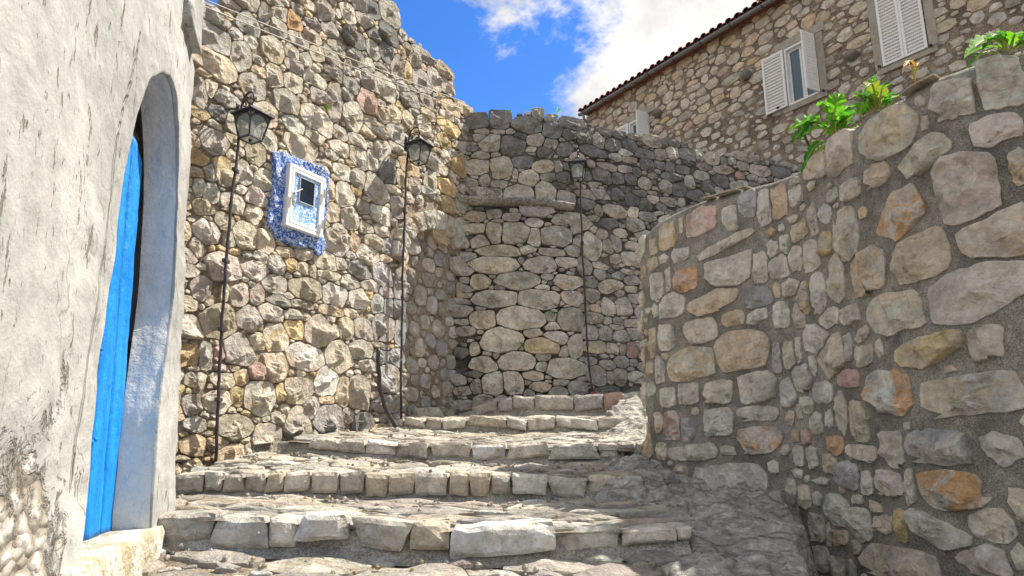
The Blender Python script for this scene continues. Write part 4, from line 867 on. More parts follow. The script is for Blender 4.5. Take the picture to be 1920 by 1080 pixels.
# door: thickly painted planks under a shallow arched head, ring pull, hinge straps
door = link('door', [PA(OY0 - .04, -.36, -.215), PA(OY1 - .05, -.36, -.215), PA(OY1 - .05, 1.2, -.215), PA(OY0 - .04, 1.2, -.215)], [(0, 1, 2, 3)], M['dark'], houseA)
y0, y1 = OY0 - .04, OY1 + .035; npk = 5; rgd = random.Random(3)
for i in range(npk):
    a, b = y0 + (y1 - y0) * i / npk + .004, y0 + (y1 - y0) * (i + 1) / npk - .004; V = []; Fc = []; na, nz_ = 6, 70; thk = -.158 + rgd.uniform(-.003, .003)
    for j in range(nz_ + 1):
        for k in range(na + 1):
            y = a + (b - a) * k / na; zt = 1.34 + .22 * math.sqrt(max(0, 1 - ((y - cy) / (ry + .12)) ** 2)) - .08; z = -.355 + (zt + .355) * j / nz_
            e = .006 * (abs(2 * k / na - 1) ** 6); V.append(PA(y, z, thk - e + .005 * noise.noise(Vector((y * 9, z * 5, i))) + .0025 * noise.noise(Vector((y * 30, z * 18, i)))))
    for j in range(nz_):
        for k in range(na): q = j * (na + 1) + k; Fc.append((q, q + 1, q + na + 2, q + na + 1))
    n0 = len(V)
    ring = [k for k in range(na + 1)] + [j * (na + 1) + na for j in range(1, nz_ + 1)] + [nz_ * (na + 1) + k for k in range(na - 1, -1, -1)] + [j * (na + 1) for j in range(nz_ - 1, 0, -1)]
    for q in ring: V.append(V[q] - wn * .03)
    for r in range(len(ring)): r2 = (r + 1) % len(ring); Fc.append((ring[r], n0 + r, n0 + r2, ring[r2]))
    link('plank', V, Fc, M['blue'], door)
hy, hz = (lambda q: q)(a_st(216, 640)); hz += .02; hy = OY0 + .43
mb = MB(); fr = (PA(0, 0, 0), None)
pt = lambda y, z, o: PA(y, z, o)
mb.tube([pt(hy - .07, hz, -.143), pt(hy + .05, hz - .004, -.141)], .007); mb.tube([pt(hy - .015, hz, -.145), pt(hy - .015, hz + .02, -.128)], .006)
mb.tube([pt(hy - .05 + .045 * math.sin(t), hz - .045 + .045 * math.cos(t), -.135) for t in np.linspace(0, 6.2, 18)], .005)
mb.build('ring_handle', M['blue'], door, smooth=True)
for y, z in ((hy + .06, .02), (hy + .1, .03), (hy + .03, -.02), (hy + .1, .9)): MB().tube([pt(y, z, -.158), pt(y, z, -.147)], .009, 8).build('bolt_head', M['blue'], door, smooth=True)
# threshold block
V = []; Fc = []
prof = [(-.23, 0), (-.1, .0), (.02, -.004), (.034, -.03), (.03, -.12), (.036, -.25), (.045, -.5), (.02, -.62)]
for i in range(41):
    y = 2.16 + (3.31 - 2.16) * i / 40
    for j, (o, z) in enumerate(prof):
        nz = .013 * noise.noise(Vector((y * 7, z * 8, o * 9))); V.append(PA(y, ZB_ + .004 + z + nz * (.4 if j < 2 else 1), o + (nz if j > 1 else 0)))
n = len(prof)
for i in range(40):
    for j in range(n - 1): Fc.append((i * n + j, (i + 1) * n + j, (i + 1) * n + j + 1, i * n + j + 1))
Fc += [tuple(range(n)), tuple(40 * n + j for j in range(n))[::-1]]
link('threshold', V, Fc, M['sill'], houseA)
# broken lump of coping at the top corner
V = []; bm = bmesh.new(); bmesh.ops.create_cube(bm, size=1); bmesh.ops.subdivide_edges(bm, edges=bm.edges[:], cuts=6, use_grid_fill=True)
for v in bm.verts:
    c = v.co.copy(); nn = noise.noise(c * 3.2) * .07; c += c.normalized() * nn; tz = c.z
    y = 3.25 + c.y * .24 + .02 * tz; z = 2.27 + tz * .30 + (.05 if c.z > 0 else -.05) * c.y; V.append(PA(y, z, -.02 + c.x * .14))
link('coping_block', V, [tuple(v.index for v in f.verts) for f in bm.faces], M['white'], houseA, attrs=dict(wear=[.30] * len(V), groove=[.5] * len(V))); bm.free()

# ------------------------------------------------------------------ little window in the ruined wall
def frame_at(surf, a, t, out=0.0):
    o = surf(a, t, out); ax = (surf(a + .05, t) - surf(a - .05, t)).normalized(); ay = (surf(a, t, .1) - surf(a, t, 0)).normalized(); return (o, ax, ay, Vector((0, 0, 1)))
def fbox(mb, fr, x, z, o, w, h, d): return mb.box((x, o, z), (w, d, h), fr=fr)
winB = empty('window', SB(*SB.st(560, 376), .02), 'small white framed hatch with mottled blue panel, daubed blue surround', 'window')
P = resample(patch, 64, .1); c = P.mean(0); V = [SB(a, t, -.06) for a, t in P]; scl = [1, .985, .95, .88, .78, .66, .52, .38, .2]
rgp = random.Random(4)
for k in scl:
    for (a, t) in P:
        q = c + (np.array([a, t]) - c) * k; pil = noise.noise(Vector((q[0] * 7, q[1] * 7, 3))); pl2 = noise.noise(Vector((q[0] * 19, q[1] * 19, 5)))
        fl = 1 if k > .68 else .25; V.append(SB(q[0], q[1], (.045 if k < 1 else .015) + fl * (.045 * pil + .018 * pl2)))
V.append(SB(c[0], c[1], .04)); n = 64; Fc = []
for r in range(len(scl)):
    for j in range(n): Fc.append((r * n + j, r * n + (j + 1) % n, (r + 1) * n + (j + 1) % n, (r + 1) * n + j))
Fc += [(len(scl) * n + j, len(scl) * n + (j + 1) % n, (len(scl) + 1) * n) for j in range(n)]
Fc = orient(V, Fc, SB, *c); link('painted_surround', V, Fc, M['bluepatch'], winB)
wc, wt = SB.st(560, 376); wl = SB.st(527, 368)[0]; wr = SB.st(596, 390)[0]; wtop = SB.st(562, 322)[1]; wbot = SB.st(556, 436)[1]
W, H = abs(wr - wl), wtop - wbot; fr = frame_at(SB, (wl + wr) / 2, (wtop + wbot) / 2)
mb = MB(); b = .036
for (x, z, w, h) in [(0, H / 2 - b / 2, W, b), (0, -H / 2 + b / 2, W, b), (-W / 2 + b / 2, 0, b, H - 2 * b), (W / 2 - b / 2, 0, b, H - 2 * b)]: fbox(mb, fr, x, z, .04, w, h, .12)
mb.build('window_frame', M['wpaint'], winB, bevel=.004)
mb = MB(); b2 = .03; W2, H2 = W - 2 * b - .012, H - 2 * b - .012
for (x, z, w, h) in [(0, H2 / 2 - b2 / 2, W2, b2), (0, -H2 / 2 + b2 / 2, W2, b2), (-W2 / 2 + b2 / 2, 0, b2, H2 - 2 * b2), (W2 / 2 - b2 / 2, 0, b2, H2 - 2 * b2)]: fbox(mb, fr, x, z, .085, w, h, .03)
sash = mb.build('sash', M['wpaint'], winB, bevel=.003)
mb = MB(); fbox(mb, fr, 0, 0, .078, W2 - 2 * b2, H2 - 2 * b2, .01); mb.build('blue_panel', M['bluedoor'], sash)
mb = MB(); fbox(mb, fr, 0, H2 * .17, .087, W2 * .46, H2 * .44, .006); mb.build('pane', M['panedark'], sash)
mb = MB()
for (x, z, w, h) in [(0, H2 * .395, W2 * .5, .01), (0, -H2 * .055, W2 * .5, .01), (-W2 * .24, H2 * .17, .01, H2 * .45), (W2 * .24, H2 * .17, .01, H2 * .45)]: fbox(mb, fr, x, z, .092, w, h, .008)
mb.build('pane_bead', M['curtain'], sash)
for z in (H * .22, -H * .30):
    mb = MB(); fbox(mb, fr, W / 2 - .03, z, .125, .035, .09, .012); mb.tube([fr[0] + fr[1] * (W / 2 - .01) + fr[2] * .13 + fr[3] * (z + k) for k in (-.045, .045)], .008); mb.build('hinge', M['steel'], winB)
mb = MB(); fbox(mb, fr, -W / 2 + .05, -.03, .125, .03, .10, .01); mb.tube([fr[0] + fr[1] * (-W / 2 + .05 + k * .5) + fr[2] * .135 + fr[3] * (.02 + k * .35) for k in (0, .05, .1, .15, .19)], .005)
mb.build('hasp', M['steel'], winB)
mb = MB(); fbox(mb, fr, -W / 2 + .048, -.10, .14, .035, .04, .018); mb.tube([fr[0] + fr[1] * (-W / 2 + .048 + .012 * math.cos(t)) + fr[2] * .14 + fr[3] * (-.08 + .02 * math.sin(t)) for t in np.linspace(0, 3.14, 8)], .003, 6)
mb.build('padlock', M['steel'], winB)

# ------------------------------------------------------------------ lanterns and their conduits
def make_lantern():
    r = empty('wall_lantern', (0, 0, 0)); 
    def P(mb, name, mat, parent=r, smooth=False, bevel=0): 
        o = mb.build(name, mat, None, smooth=smooth, bevel=bevel); o.parent = parent; return o
    cyy = .22
    mb = MB(); mb.box((0, .012, -.03), (.055, .016, .20)); mb.box((0, .026, -.03), (.03, .014, .14)); P(mb, 'wall_plate', M['iron'], bevel=.004)
    mb = MB(); mb.tube([(0, .02, -.08), (0, .05, -.02), (0, .055, .06), (0, .085, .13), (0, .14, .165), (0, .195, .145), (0, cyy, .09), (0, cyy, .035)], .0095, 8)
    mb.tube([(0, .055 + .045 * (1 - t / 9) * math.cos(t) + .05, .05 + .045 * (1 - t / 9) * math.sin(t)) for t in np.linspace(0, 8, 26)], .006, 6)
    mb.tube([(0, .17 + .03 * (1 - t / 9) * math.cos(t), .10 + .03 * (1 - t / 9) * math.sin(t)) for t in np.linspace(2.5, 9, 18)], .005, 6); P(mb, 'scroll_arm', M['iron'], smooth=True)
    def sq(mb, z0, h0, z1, h1, closed=True):
        v = [(sx * h, cyy + sy * h, z) for z, h in ((z0, h0), (z1, h1)) for sx, sy in ((-1, -1), (1, -1), (1, 1), (-1, 1))]
        f = [(i, (i + 1) % 4, 4 + (i + 1) % 4, 4 + i) for i in range(4)]
        if closed: f += [(3, 2, 1, 0), (4, 5, 6, 7)]
        mb.add(v, f)
    mb = MB(); sq(mb, -.105, .138, -.088, .138); sq(mb, -.088, .122, -.055, .085); sq(mb, -.055, .085, -.02, .045); sq(mb, -.02, .045, .012, .028)
    mb.tube([(0, cyy, .01), (0, cyy, .03), (0, cyy, .045)], [.026, .018, .01], 10); P(mb, 'lamp_roof', M['iron'], bevel=.003)
    hT, hB, zT, zB = .112, .072, -.106, -.335
    mb = MB()
    for sx, sy in ((-1, -1), (1, -1), (1, 1), (-1, 1)): mb.tube([(sx * hT, cyy + sy * hT, zT), (sx * hB, cyy + sy * hB, zB)], .0085, 6)
    for z, h in ((zT - .004, hT), (zB, hB)):
        for sx, sy, w, d in ((0, -1, 1, 0), (0, 1, 1, 0), (-1, 0, 0, 1), (1, 0, 0, 1)): mb.box((sx * h, cyy + sy * h, z), (2 * h * w + .014, 2 * h * d + .014, .014))
    for k in range(4):                              # arched heads of the panes
        an = math.pi / 2 * k; ca, sa_ = math.cos(an), math.sin(an); pts = []
        for t in np.linspace(0, math.pi, 9):
            x = hT * .84 * math.cos(t); z = zT - .075 + .065 * math.sin(t); h = hT - (zT - z) / (zT - zB) * (hT - hB) + .002; pts.append((x * ca - h * sa_, cyy + x * sa_ + h * ca, z))
        mb.tube(pts, .006, 5)
    mb.tube([(0, cyy, zB - .002), (0, cyy, zB - .03)], [.02, .008], 8); P(mb, 'cage', M['iron'])
    mb = MB(); g = .006
    for k in range(4):
        an = math.pi / 2 * k; ca, sa_ = math.cos(an), math.sin(an); q = []
        for x, z, h in ((-hT, zT, hT), (hT, zT, hT), (hB, zB, hB), (-hB, zB, hB)): q.append((x * .97 * ca - (h - g) * sa_, cyy + x * .97 * sa_ + (h - g) * ca, z))
        o = MB().add(q, [(0, 1, 2, 3)]); P(o, 'pane', M['glass'])
    mb = MB(); mb.box((0, cyy, zB), (2 * hB - .02, 2 * hB - .02, .004)); P(mb, 'bottom_pane', M['glass'])
    mb = MB(); mb.tube([(0, cyy, -.30 + .0), (0, cyy, -.24), (0, cyy, -.22), (0, cyy, -.17), (0, cyy, -.14)], [.013, .014, .03, .028, .006], 12); P(mb, 'bulb', M['bulb'], smooth=True)
    return r
def kids(o): return [c for c in bpy.data.objects if c.parent == o]
def copy_tree(o, parent=None):
    c = o.copy(); col.objects.link(c); c.parent = parent
    for ch in kids(o): copy_tree(ch, c)
    return c
lan = make_lantern(); first = True
LN = [(SB, 437, 212, .06, 0, 'lantern nearest the white house, in sun above and left of the blue window', 1.0),
      (SB, 752, 268, .07, 0, 'lantern near the inner corner, at the far end of the sunlit wall', 1.0),
      (SD, 1081, 312, .09, -38, 'lantern on the shaded grey wall, hung right of the corner', .98)]
for i, (sf, px, py, off, rot, lab, sc_) in enumerate(LN):
    o = lan if i == 0 else copy_tree(lan); f = frame_at(sf, *sf.st(px, py), off)
    o.location = f[0]; o.rotation_euler = (0, 0, math.atan2(-f[2].x, f[2].y) + R(rot)); o.scale = (sc_,) * 3
    tag(o, lab, 'lantern', 'iron wall lanterns')
def conduit(surf, pts, r, label, name='conduit', group='lantern conduits', clips=(), cap=None, out=.10):
    P = []
    for i, q in enumerate(pts):
        px, py = q[:2]; o = q[2] if len(q) > 2 else out; P.append(surf(*surf.st(px, py), o))
    Q = []
    for i in range(len(P) - 1):
        for k in range(8): Q.append(P[i].lerp(P[i + 1], k / 8) + Vector((.003 * math.sin(i * 5 + k), 0, 0)))
    Q.append(P[-1]); root = MB().tube(Q, r, 8).build(name, M['cable'], smooth=True); tag(root, label, 'pipe', group)
    for k in clips:
        p = Q[int(k * (len(Q) - 1))]; mb = MB(); mb.box(p, (r * 2.6, .09, .03)); mb.build('clip', M['cable'], root)
    if cap: MB().tube([P[-1] + Vector((0, 0, .02)), P[-1] - Vector((0, 0, .015))], r * 1.7, 10).build('end_cap', M['redp'], root)
    return root
conduit(SB, [(438, 226), (432, 290), (420, 380), (412, 470), (405, 560), (400, 640), (396, 720), (393, 800), (389, 884)], .014, 'black conduit running down from the lantern nearest the white house', clips=(.18, .42, .6, .8), cap=True)
conduit(SB, [(753, 285), (749, 340), (747, 420), (743, 500), (742, 580), (740, 660), (739, 730), (740, 796)], .014, 'black conduit dropping from the corner lantern over the dressed blocks', clips=(.25, .55, .8))
conduit(SD, [(1080, 330), (1081, 400), (1084, 480), (1088, 560), (1091, 640), (1096, 700), (1102, 738)], .014, 'black conduit on the shaded grey wall ending by the upper landing', clips=(.3, .7), cap=True, out=.13)
o = conduit(SB, [(688, 656, .16), (689, 690, .16), (692, 730, .16), (699, 765, .18), (711, 802, .24)], .024, 'short bent black hose standing against the foot of the sunlit wall', name='hose', group=None)
# overhead wires
def wire(p0, p1, sag, r, label, mat=M['wire']):
    pts = [p0.lerp(p1, k / 24) - Vector((0, 0, sag * 4 * (k / 24) * (1 - k / 24))) for k in range(25)]
    tag(MB().tube(pts, r, 6).build('overhead_wire', mat, smooth=True), label, 'wire', 'wires strung along the ruined wall')
wire(at(335, -8, 4.9), at(868, 205, 9.1),   .02, .006, 'lower pale wire strung across the face of the tall ruined wall')
wire(at(362, -10, 4.9), at(872, 192, 9.15),   .02, .0055, 'upper pale wire strung across the face of the tall ruined wall')
wire(at(316, 14, 4.6), at(362, -14, 4.7), .0, .022, 'thick black cable crossing the gap of sky beside the white house', M['cable'])
wire(at(838, 175, 8.9), at(884, 222, 9.8), .0, .008, 'dark wire passing behind the top of the wall corner', M['cable'])

# ------------------------------------------------------------------ far stone house
houseE = empty('stone_house', (HC[0] + 4, HC[1] - 6, 2.6), 'rubble stone house with white louvred shutters under a red tile roof', 'house')
hs = lambda px, py: SH.st(px, py)
def rect(pl, pr, pt_, pb):   # rectangle on the facade from pixel columns and rows at its middle
    a0, a1 = hs(*pl)[0], hs(*pr)[0]; return [a0, a1, hs(*pb)[1], hs(*pt_)[1]]
Rw1 = [hs(1476, 150)[0], hs(1534, 130)[0], hs(1476, 202)[1], hs(1476, 92)[1]]
Rw2 = [hs(1650, 60)[0], hs(1738, 60)[0], hs(1665, 124)[1], 0]; Rw2[3] = Rw2[2] + 1.75
Rw3 = [hs(1180, 230)[0], hs(1217, 230)[0], 0, hs(1190, 227)[1]]; Rw3[2] = Rw3[3] - 1.35
WINS = [Rw1, Rw2, Rw3]
inw = lambda a, t, m=0.0: any(r[0] - m < a < r[1] + m and r[2] - m < t < r[3] + m for r in WINS)
def trim(a, t):
    for r in WINS:
        if r[0] - .28 < a < r[1] + .28 and (r[3] < t < r[3] + .26 or r[2] - .16 < t < r[2]): return True
        if (r[0] - .2 < a < r[0] or r[1] < a < r[1] + .2) and r[2] < t < r[3] and r is not Rw3: return True
    return False
ET = 10.86; rg = random.Random(41)
core('wall_body', SH, 0.0, 16.5, lambda a: 2.0, lambda a: ET, M['mortar_h'], houseE, off=lambda a, t: -.22 if inw(a, t) else -.012, thick=5.0, res=.085, amp=.02, freq=4)
sv = hs(1960, 300)[0] + .6
st = fill([], (0, sv, 4.2, ET), lambda a, t: not inw(a, t, .03) and not trim(a, t) and t < ET - .12 and t > 5.2, [.145, .115, .09, .068, .05], (1.0, 2.4), ['g', 'l', 'p', 'c', 'l', 'c'], rg, .98, 3200)
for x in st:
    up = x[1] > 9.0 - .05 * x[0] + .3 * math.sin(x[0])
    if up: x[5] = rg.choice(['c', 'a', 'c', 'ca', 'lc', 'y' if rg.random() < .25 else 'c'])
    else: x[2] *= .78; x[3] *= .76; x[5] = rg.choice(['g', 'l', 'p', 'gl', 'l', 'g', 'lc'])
lay(houseE, st, SH, M['facade'], rg, hfac=(.06, .12), hmax=.03, gap=.02, grow=1.16, back=.04, limit=290, nd=(10, 1), jag=.17, power=(2.4, 5), tilt=.05, fac=.5, tm=1.12)
for (px, py) in [(1235, 213), (1402, 142), (1600, 105)]:
    a, t = hs(px, py); f = frame_at(SH, a, t, .06); bm = bmesh.new(); bmesh.ops.create_icosphere(bm, subdivisions=2, radius=.14)
    V = [f[0] + f[1] * v.co.x * 1.1 + f[2] * v.co.y * 1.2 + f[3] * v.co.z + Vector((1, 1, 1)) * .03 * noise.noise(v.co * 9) for v in bm.verts]
    link('projecting_stone', V, [tuple(v.index for v in q.verts) for q in bm.faces], M['facade'], houseE, [(*TONE['d'], 1)] * len(V), loc=f[0]); bm.free()
def louvre(name, fr, w, h, parent, flip=1):
    """louvred leaf: x from 0 to w, z from 0 to h, in frame fr"""
    mb = MB(); b = .055
    for (x, z, ww, hh) in [(w / 2, h - b / 2, w, b), (w / 2, b / 2, w, b), (b / 2, h / 2, b, h - 2 * b), (w - b / 2, h / 2, b, h - 2 * b)]: mb.box((x, 0, z), (ww, .035, hh), fr=fr)
    o = mb.build(name, M['shutter'], parent); n = int((h - 2 * b) / .078)
    sl_ = None
    for k in range(n):
        z = b + (h - 2 * b) * (k + .5) / n; m2 = MB(); m2.box((w / 2, 0, z), (w - 2 * b, .050, .010), rot=Matrix.Rotation(R(-32), 3, 'X'), fr=fr); m2.build('slat', M['shutter'], o)
    m3 = MB(); m3.box((w / 2, -.014, h / 2), (w - 2 * b, .004, h - 2 * b), fr=fr); m3.build('backing', M['shutter'], o)
    return o
def stone_trim(r, jamb=True):
    for k, (a0, a1, t0, t1) in enumerate([(r[0] - .26, r[1] + .26, r[3] + .01, r[3] + .24), (r[0] - .16, r[1] + .16, r[2] - .14, r[2] - .01)] + ([(r[0] - .19, r[0] - .005, r[2], r[3]), (r[1] + .005, r[1] + .19, r[2], r[3])] if jamb else [])):
        f = frame_at(SH, (a0 + a1) / 2, (t0 + t1) / 2); mb = MB(); mb.box((0, -.05, 0), (a1 - a0, .16 + .02 * (k == 1), t1 - t0), fr=f)
        mb.build(['lintel', 'sill', 'jamb_stone', 'jamb_stone'][k], M['lintel'], houseE, bevel=.012)
def window_unit(r, label=None):
    w, h = r[1] - r[0], r[3] - r[2]; f = frame_at(SH, (r[0] + r[1]) / 2, (r[2] + r[3]) / 2); b = .05; mb = MB()
    for (x, z, ww, hh) in [(0, h / 2 - b / 2, w, b), (0, -h / 2 + b / 2, w, b), (-w / 2 + b / 2, 0, b, h - 2 * b), (w / 2 - b / 2, 0, b, h - 2 * b)]: mb.box((x, -.02, z), (ww, .12, hh), fr=f)
    o = mb.build('window_frame', M['wpaint'], houseE)
    for sx in (-1, 1):
        m2 = MB(); ww, hh, bb = w / 2 - b, h - 2 * b, .05; xc = sx * (ww / 2 + .002)
        for (x, z, w2, h2) in [(0, hh / 2 - bb / 2, ww, bb), (0, -hh / 2 + bb / 2, ww, bb), (-ww / 2 + bb / 2, 0, bb, hh - 2 * bb), (ww / 2 - bb / 2, 0, bb, hh - 2 * bb)]: m2.box((xc + x, -.075, z), (w2 - .004, .05, h2), fr=f)
        m2.build('casement', M['wpaint'], o)
        m2 = MB(); m2.box((xc, -.08, 0), (ww - 2 * bb, .008, hh - 2 * bb), fr=f); m2.build('pane', M['glassd'], o)
    mb = MB(); mb.box((-w * .12, -.13, 0), (w * .16, .01, h - .12), fr=f); mb.box((w * .30, -.13, 0), (w * .10, .01, h - .12), fr=f); mb.build('curtain', M['curtain'], o)
    return f, w, h
for r in (Rw1, Rw3): stone_trim(r, jamb=r is Rw1); window_unit(r)
stone_trim(Rw2)
def sframe(a, t, out, rot=0.0):
    f = frame_at(SH, a, t, out); ax = f[1] * math.cos(R(rot)) + f[2] * math.sin(R(rot)); ay = f[2] * math.cos(R(rot)) - f[1] * math.sin(R(rot)); return (f[0], ax, ay, f[3])
w1 = (Rw1[1] - Rw1[0]) / 2 + .04; h1 = Rw1[3] - Rw1[2]
wl_ = Rw1[0] - hs(1434, 150)[0]
louvre('shutter', sframe(Rw1[0] - wl_, Rw1[2], .07), wl_ - .01, h1, houseE); louvre('shutter', sframe(Rw1[1], Rw1[2], .05, 98), w1 * .95, h1, houseE)
h3 = Rw3[3] - Rw3[2]; w3 = (Rw3[1] - Rw3[0]) / 2 + .03
louvre('shutter', sframe(Rw3[0] - w3 * 1.4, Rw3[2], .07), w3 * 1.4, h3, houseE); louvre('shutter', sframe(Rw3[1], Rw3[2], .05, 95), w3, h3, houseE)
w2 = (Rw2[1] - Rw2[0]) / 2; 
for k in (0, 1): louvre('shutter', sframe(Rw2[0] + k * w2, Rw2[2], .05), w2 - .006, Rw2[3] - Rw2[2], houseE)
mb = MB()
for (px, py) in [(1653, 127), (1749, 88), (1463, 204), (1548, 172)]:
    f = frame_at(SH, *hs(px, py), .05); mb = MB(); mb.tube([f[0] - f[2] * .06, f[0] + f[2] * .05], .015, 6); mb.box(f[0] + f[2] * .05, (.05, .05, .04)); mb.build('shutter_catch', M['iron'], houseE)
# eaves: gutter with brackets, tiles, roof, chimney
def along(a, t, o): return SH(a, t, o)
n = 40; V = []; Fc = []; prof = [(.27 + .075 * math.cos(t), ET - .07 + .075 * math.sin(t)) for t in np.linspace(math.pi, 2 * math.pi, 9)] + [(.27 + .068 * math.cos(t), ET - .07 + .068 * math.sin(t)) for t in np.linspace(2 * math.pi, math.pi, 9)]
for i in (0, 1):
    for (o, z) in prof: V.append(along(-.15 if i == 0 else 16.6, z, o))
k = len(prof); Fc = [(j, (j + 1) % k, k + (j + 1) % k, k + j) for j in range(k)] + [tuple(range(k)), tuple(range(k, 2 * k))[::-1]]
link('gutter', V, Fc, M['gutter'], houseE)
for i in range(17):
    a = .1 + i * .98; MB().tube([along(a, ET - .02, .19), along(a, ET - .07, .188), along(a, ET - .13, .21), along(a, ET - .153, .27), along(a, ET - .13, .335), along(a, ET - .06, .355)], .011, 6).build('gutter_bracket', M['iron'], houseE)
MB().tube([along(.05, ET - .14, .27), along(.05, ET - .3, .25), along(.05, ET - .42, .08)], .045, 10).build('downpipe', M['gutter'], houseE)
MB().tube([along(-.22, ET - .40, .18), along(-.20, ET - .34, .18), along(-.17, ET - .27, .18), along(-.17, ET - .2, .16)], [.2, .17, .09, .03], 14).build('outdoor_lamp', M['iron'], houseE, smooth=True)
slope = math.tan(R(20)); V = [along(-.1, ET - .0, .22), along(16.6, ET, .22), along(16.6, ET + slope * 3.2, -3.0), along(-.1, ET + slope * 3.2, -3.0), along(-.1, ET - .05, .2), along(16.6, ET - .05, .2), along(-.1, ET - .05, -3.0), along(16.6, ET - .05, -3.0)]
link('roof', V, [(0, 1, 2, 3), (4, 5, 1, 0), (0, 3, 6, 4), (1, 5, 7, 2), (3, 2, 7, 6), (4, 6, 7, 5)], M['tile'], houseE, smooth=False)
roofo = [c_ for c_ in kids(houseE) if c_.name.startswith('roof')][0]
def tile_geo(a, up, down=False, jit=0.0):
    V = []; r0 = .105
    for (o, rr) in ((.36 - up, r0), (.36 - up - .48, r0 * .82)):
        for t in np.linspace(0, math.pi, 7):
            z = ET + .0 + slope * (.36 - o - .14) + .035
            V.append(along(a + rr * math.cos(t) + jit, z + (rr * math.sin(t) if not down else .0), o))
        for t in np.linspace(math.pi, 0, 7): z = ET + slope * (.36 - o - .14) + .035; V.append(along(a + (rr - .015) * math.cos(t) + jit, z + (rr - .015) * math.sin(t), o))
    Fc = [(j, (j + 1) % 14, 14 + (j + 1) % 14, 14 + j) for j in range(14)] + [tuple(range(14)), tuple(range(14, 28))[::-1]]; return V, Fc
bigV, bigF = [], []
for i in range(60):
    a = -.02 + i * .272
    V, Fc = tile_geo(a, 0, jit=rg.gauss(0, .008)); link('roof_tile', V, Fc, M['tile'], roofo, loc=along(a, ET, .2))
    V, Fc = tile_geo(a + .136, .01); V = [Vector(v) - Vector((0, 0, .07)) for v in V]; k = len(bigV); bigV += V; bigF += [tuple(j + k for j in f_) for f_ in Fc]
    for rrow in range(1, 7): V, Fc = tile_geo(a, rrow * .42); k = len(bigV); bigV += V; bigF += [tuple(j + k for j in f_) for f_ in Fc]
tag(link('roof_tiling', bigV, bigF, M['tile'], roofo), kind='stuff')
ac = hs(1408, 30)[0]; f = frame_at(SH, ac, ET, -.9); mb = MB(); mb.box((0, 0, .7), (.42, .5, 1.6), fr=f); ch = mb.build('chimney', M['mortar_h'], houseE)
for zz in range(16):
    for (x, y, w, d) in [(-.12, .255, .2, .03), (.12, .255, .2, .03), (-.215, .0, .03, .24), (.215, .0, .03, .24)]:
        o = MB().box((x * (1 if zz % 2 else -1), y, .05 + zz * .09), (w - .01, d, .075), fr=f).build('brick', M['brick'], ch)

# ------------------------------------------------------------------ plants
def leaf_geo(b, tip, W, droop=.15, lobes=6, seed=0, fold=.35, wave=.1):
    rr = random.Random(seed); d = tip - b; L = d.length; side = d.cross(Vector((0, -.55, 1))).normalized(); nrm = side.cross(d).normalized(); V = []; n = 30; Fc = []
    if nrm.z < 0: nrm = -nrm
    for i in range(n + 1):
        t = i / n; p = b + d * t + nrm * (droop * L * math.sin(math.pi * t)) - Vector((0, 0, droop * L * .8 * t * t * t))
        env = math.sin(math.pi * min(1, t * .93 + .05)) ** .8 * (1 - .25 * t); ph = (t * lobes) % 1; saw = (.42 + .58 * math.sin(math.pi * ph) ** .7)
        w = W / 2 * env * saw if t > .12 else W * .04
        sw = t * lobes * 6.28
        for s_ in (-1, -.5, 0, .5, 1):
            wv = wave * W * math.sin(sw + s_ * 2 + seed) * abs(s_); fwd = d.normalized() * abs(s_) * W * .16
            V.append(p + side * (s_ * w) + fwd * env + nrm * (abs(s_) * w * fold + wv * env))
    for i in range(n):
        for j in range(4): Fc.append((i * 5 + j, i * 5 + j + 1, (i + 1) * 5 + j + 1, (i + 1) * 5 + j))
    return V, Fc
def plant(name, label, cat, base, leaves, Y, group=None, stems=(), spread=.28, extra=0):
    bp = at(*base, Y); root = empty(name, bp, label, cat, group); 
    for i, q in enumerate(leaves):
        (bx, by), (tx, ty), wpx, mt = q[:4]; rr = random.Random(i * 7 + int(tx)); dY = q[4] if len(q) > 4 else rr.uniform(-spread, spread * .5)
        b, t = at(bx, by, Y + rr.uniform(-.03, .1)), at(tx, ty, Y + dY); V, Fc = leaf_geo(b, t, wpx / F * Y, seed=i + int(tx) % 17, lobes=rr.choice((5, 6, 7)), droop=rr.uniform(.05, .2)); o = link('leaf', V, Fc, M[mt], root)
        rib = [Vector(V[k * 5 + 2]) + Vector((0, -.002, 0)) for k in range(0, 30, 3)]; MB().tube(rib, [.007 * (1 - k / 11) + .0015 for k in range(len(rib))], 5).build('midrib', M['stalk'], o, smooth=True)
    x0 = min(q[1][0] for q in leaves); x1 = max(q[1][0] for q in leaves); y0_ = min(q[1][1] for q in leaves); rx = random.Random(int(x0))
    for i in range(extra):
        j = rx.choice(leaves); bx, by = j[0]; k = rx.uniform(.35, .95); tx, ty = bx + (j[1][0] - bx) * k + rx.gauss(0, 9), by + (j[1][1] - by) * k + rx.gauss(0, 8)
        b, t = at(bx + rx.gauss(0, 5), by - rx.uniform(0, 10), Y + rx.uniform(0, .15)), at(tx, ty, Y + rx.uniform(-.15, .25)); V, Fc = leaf_geo(b, t, rx.uniform(8, 22) / F * Y, seed=i + 3, lobes=rx.choice((3, 4, 5)), droop=rx.uniform(0, .25)); link('leaf', V, Fc, M[rx.choice(['leaf', 'leafd', 'leafd', 'leafy'])], root)
    for (p0, p1, r, mt) in stems: MB().tube([at(*p0, Y), at((p0[0] + p1[0]) / 2 + 1.5, (p0[1] + p1[1]) / 2, Y + .01), at(*p1, Y - .02)], r, 6).build('stem', M[mt], root, smooth=True)
    return root
B1 = (1568, 252)
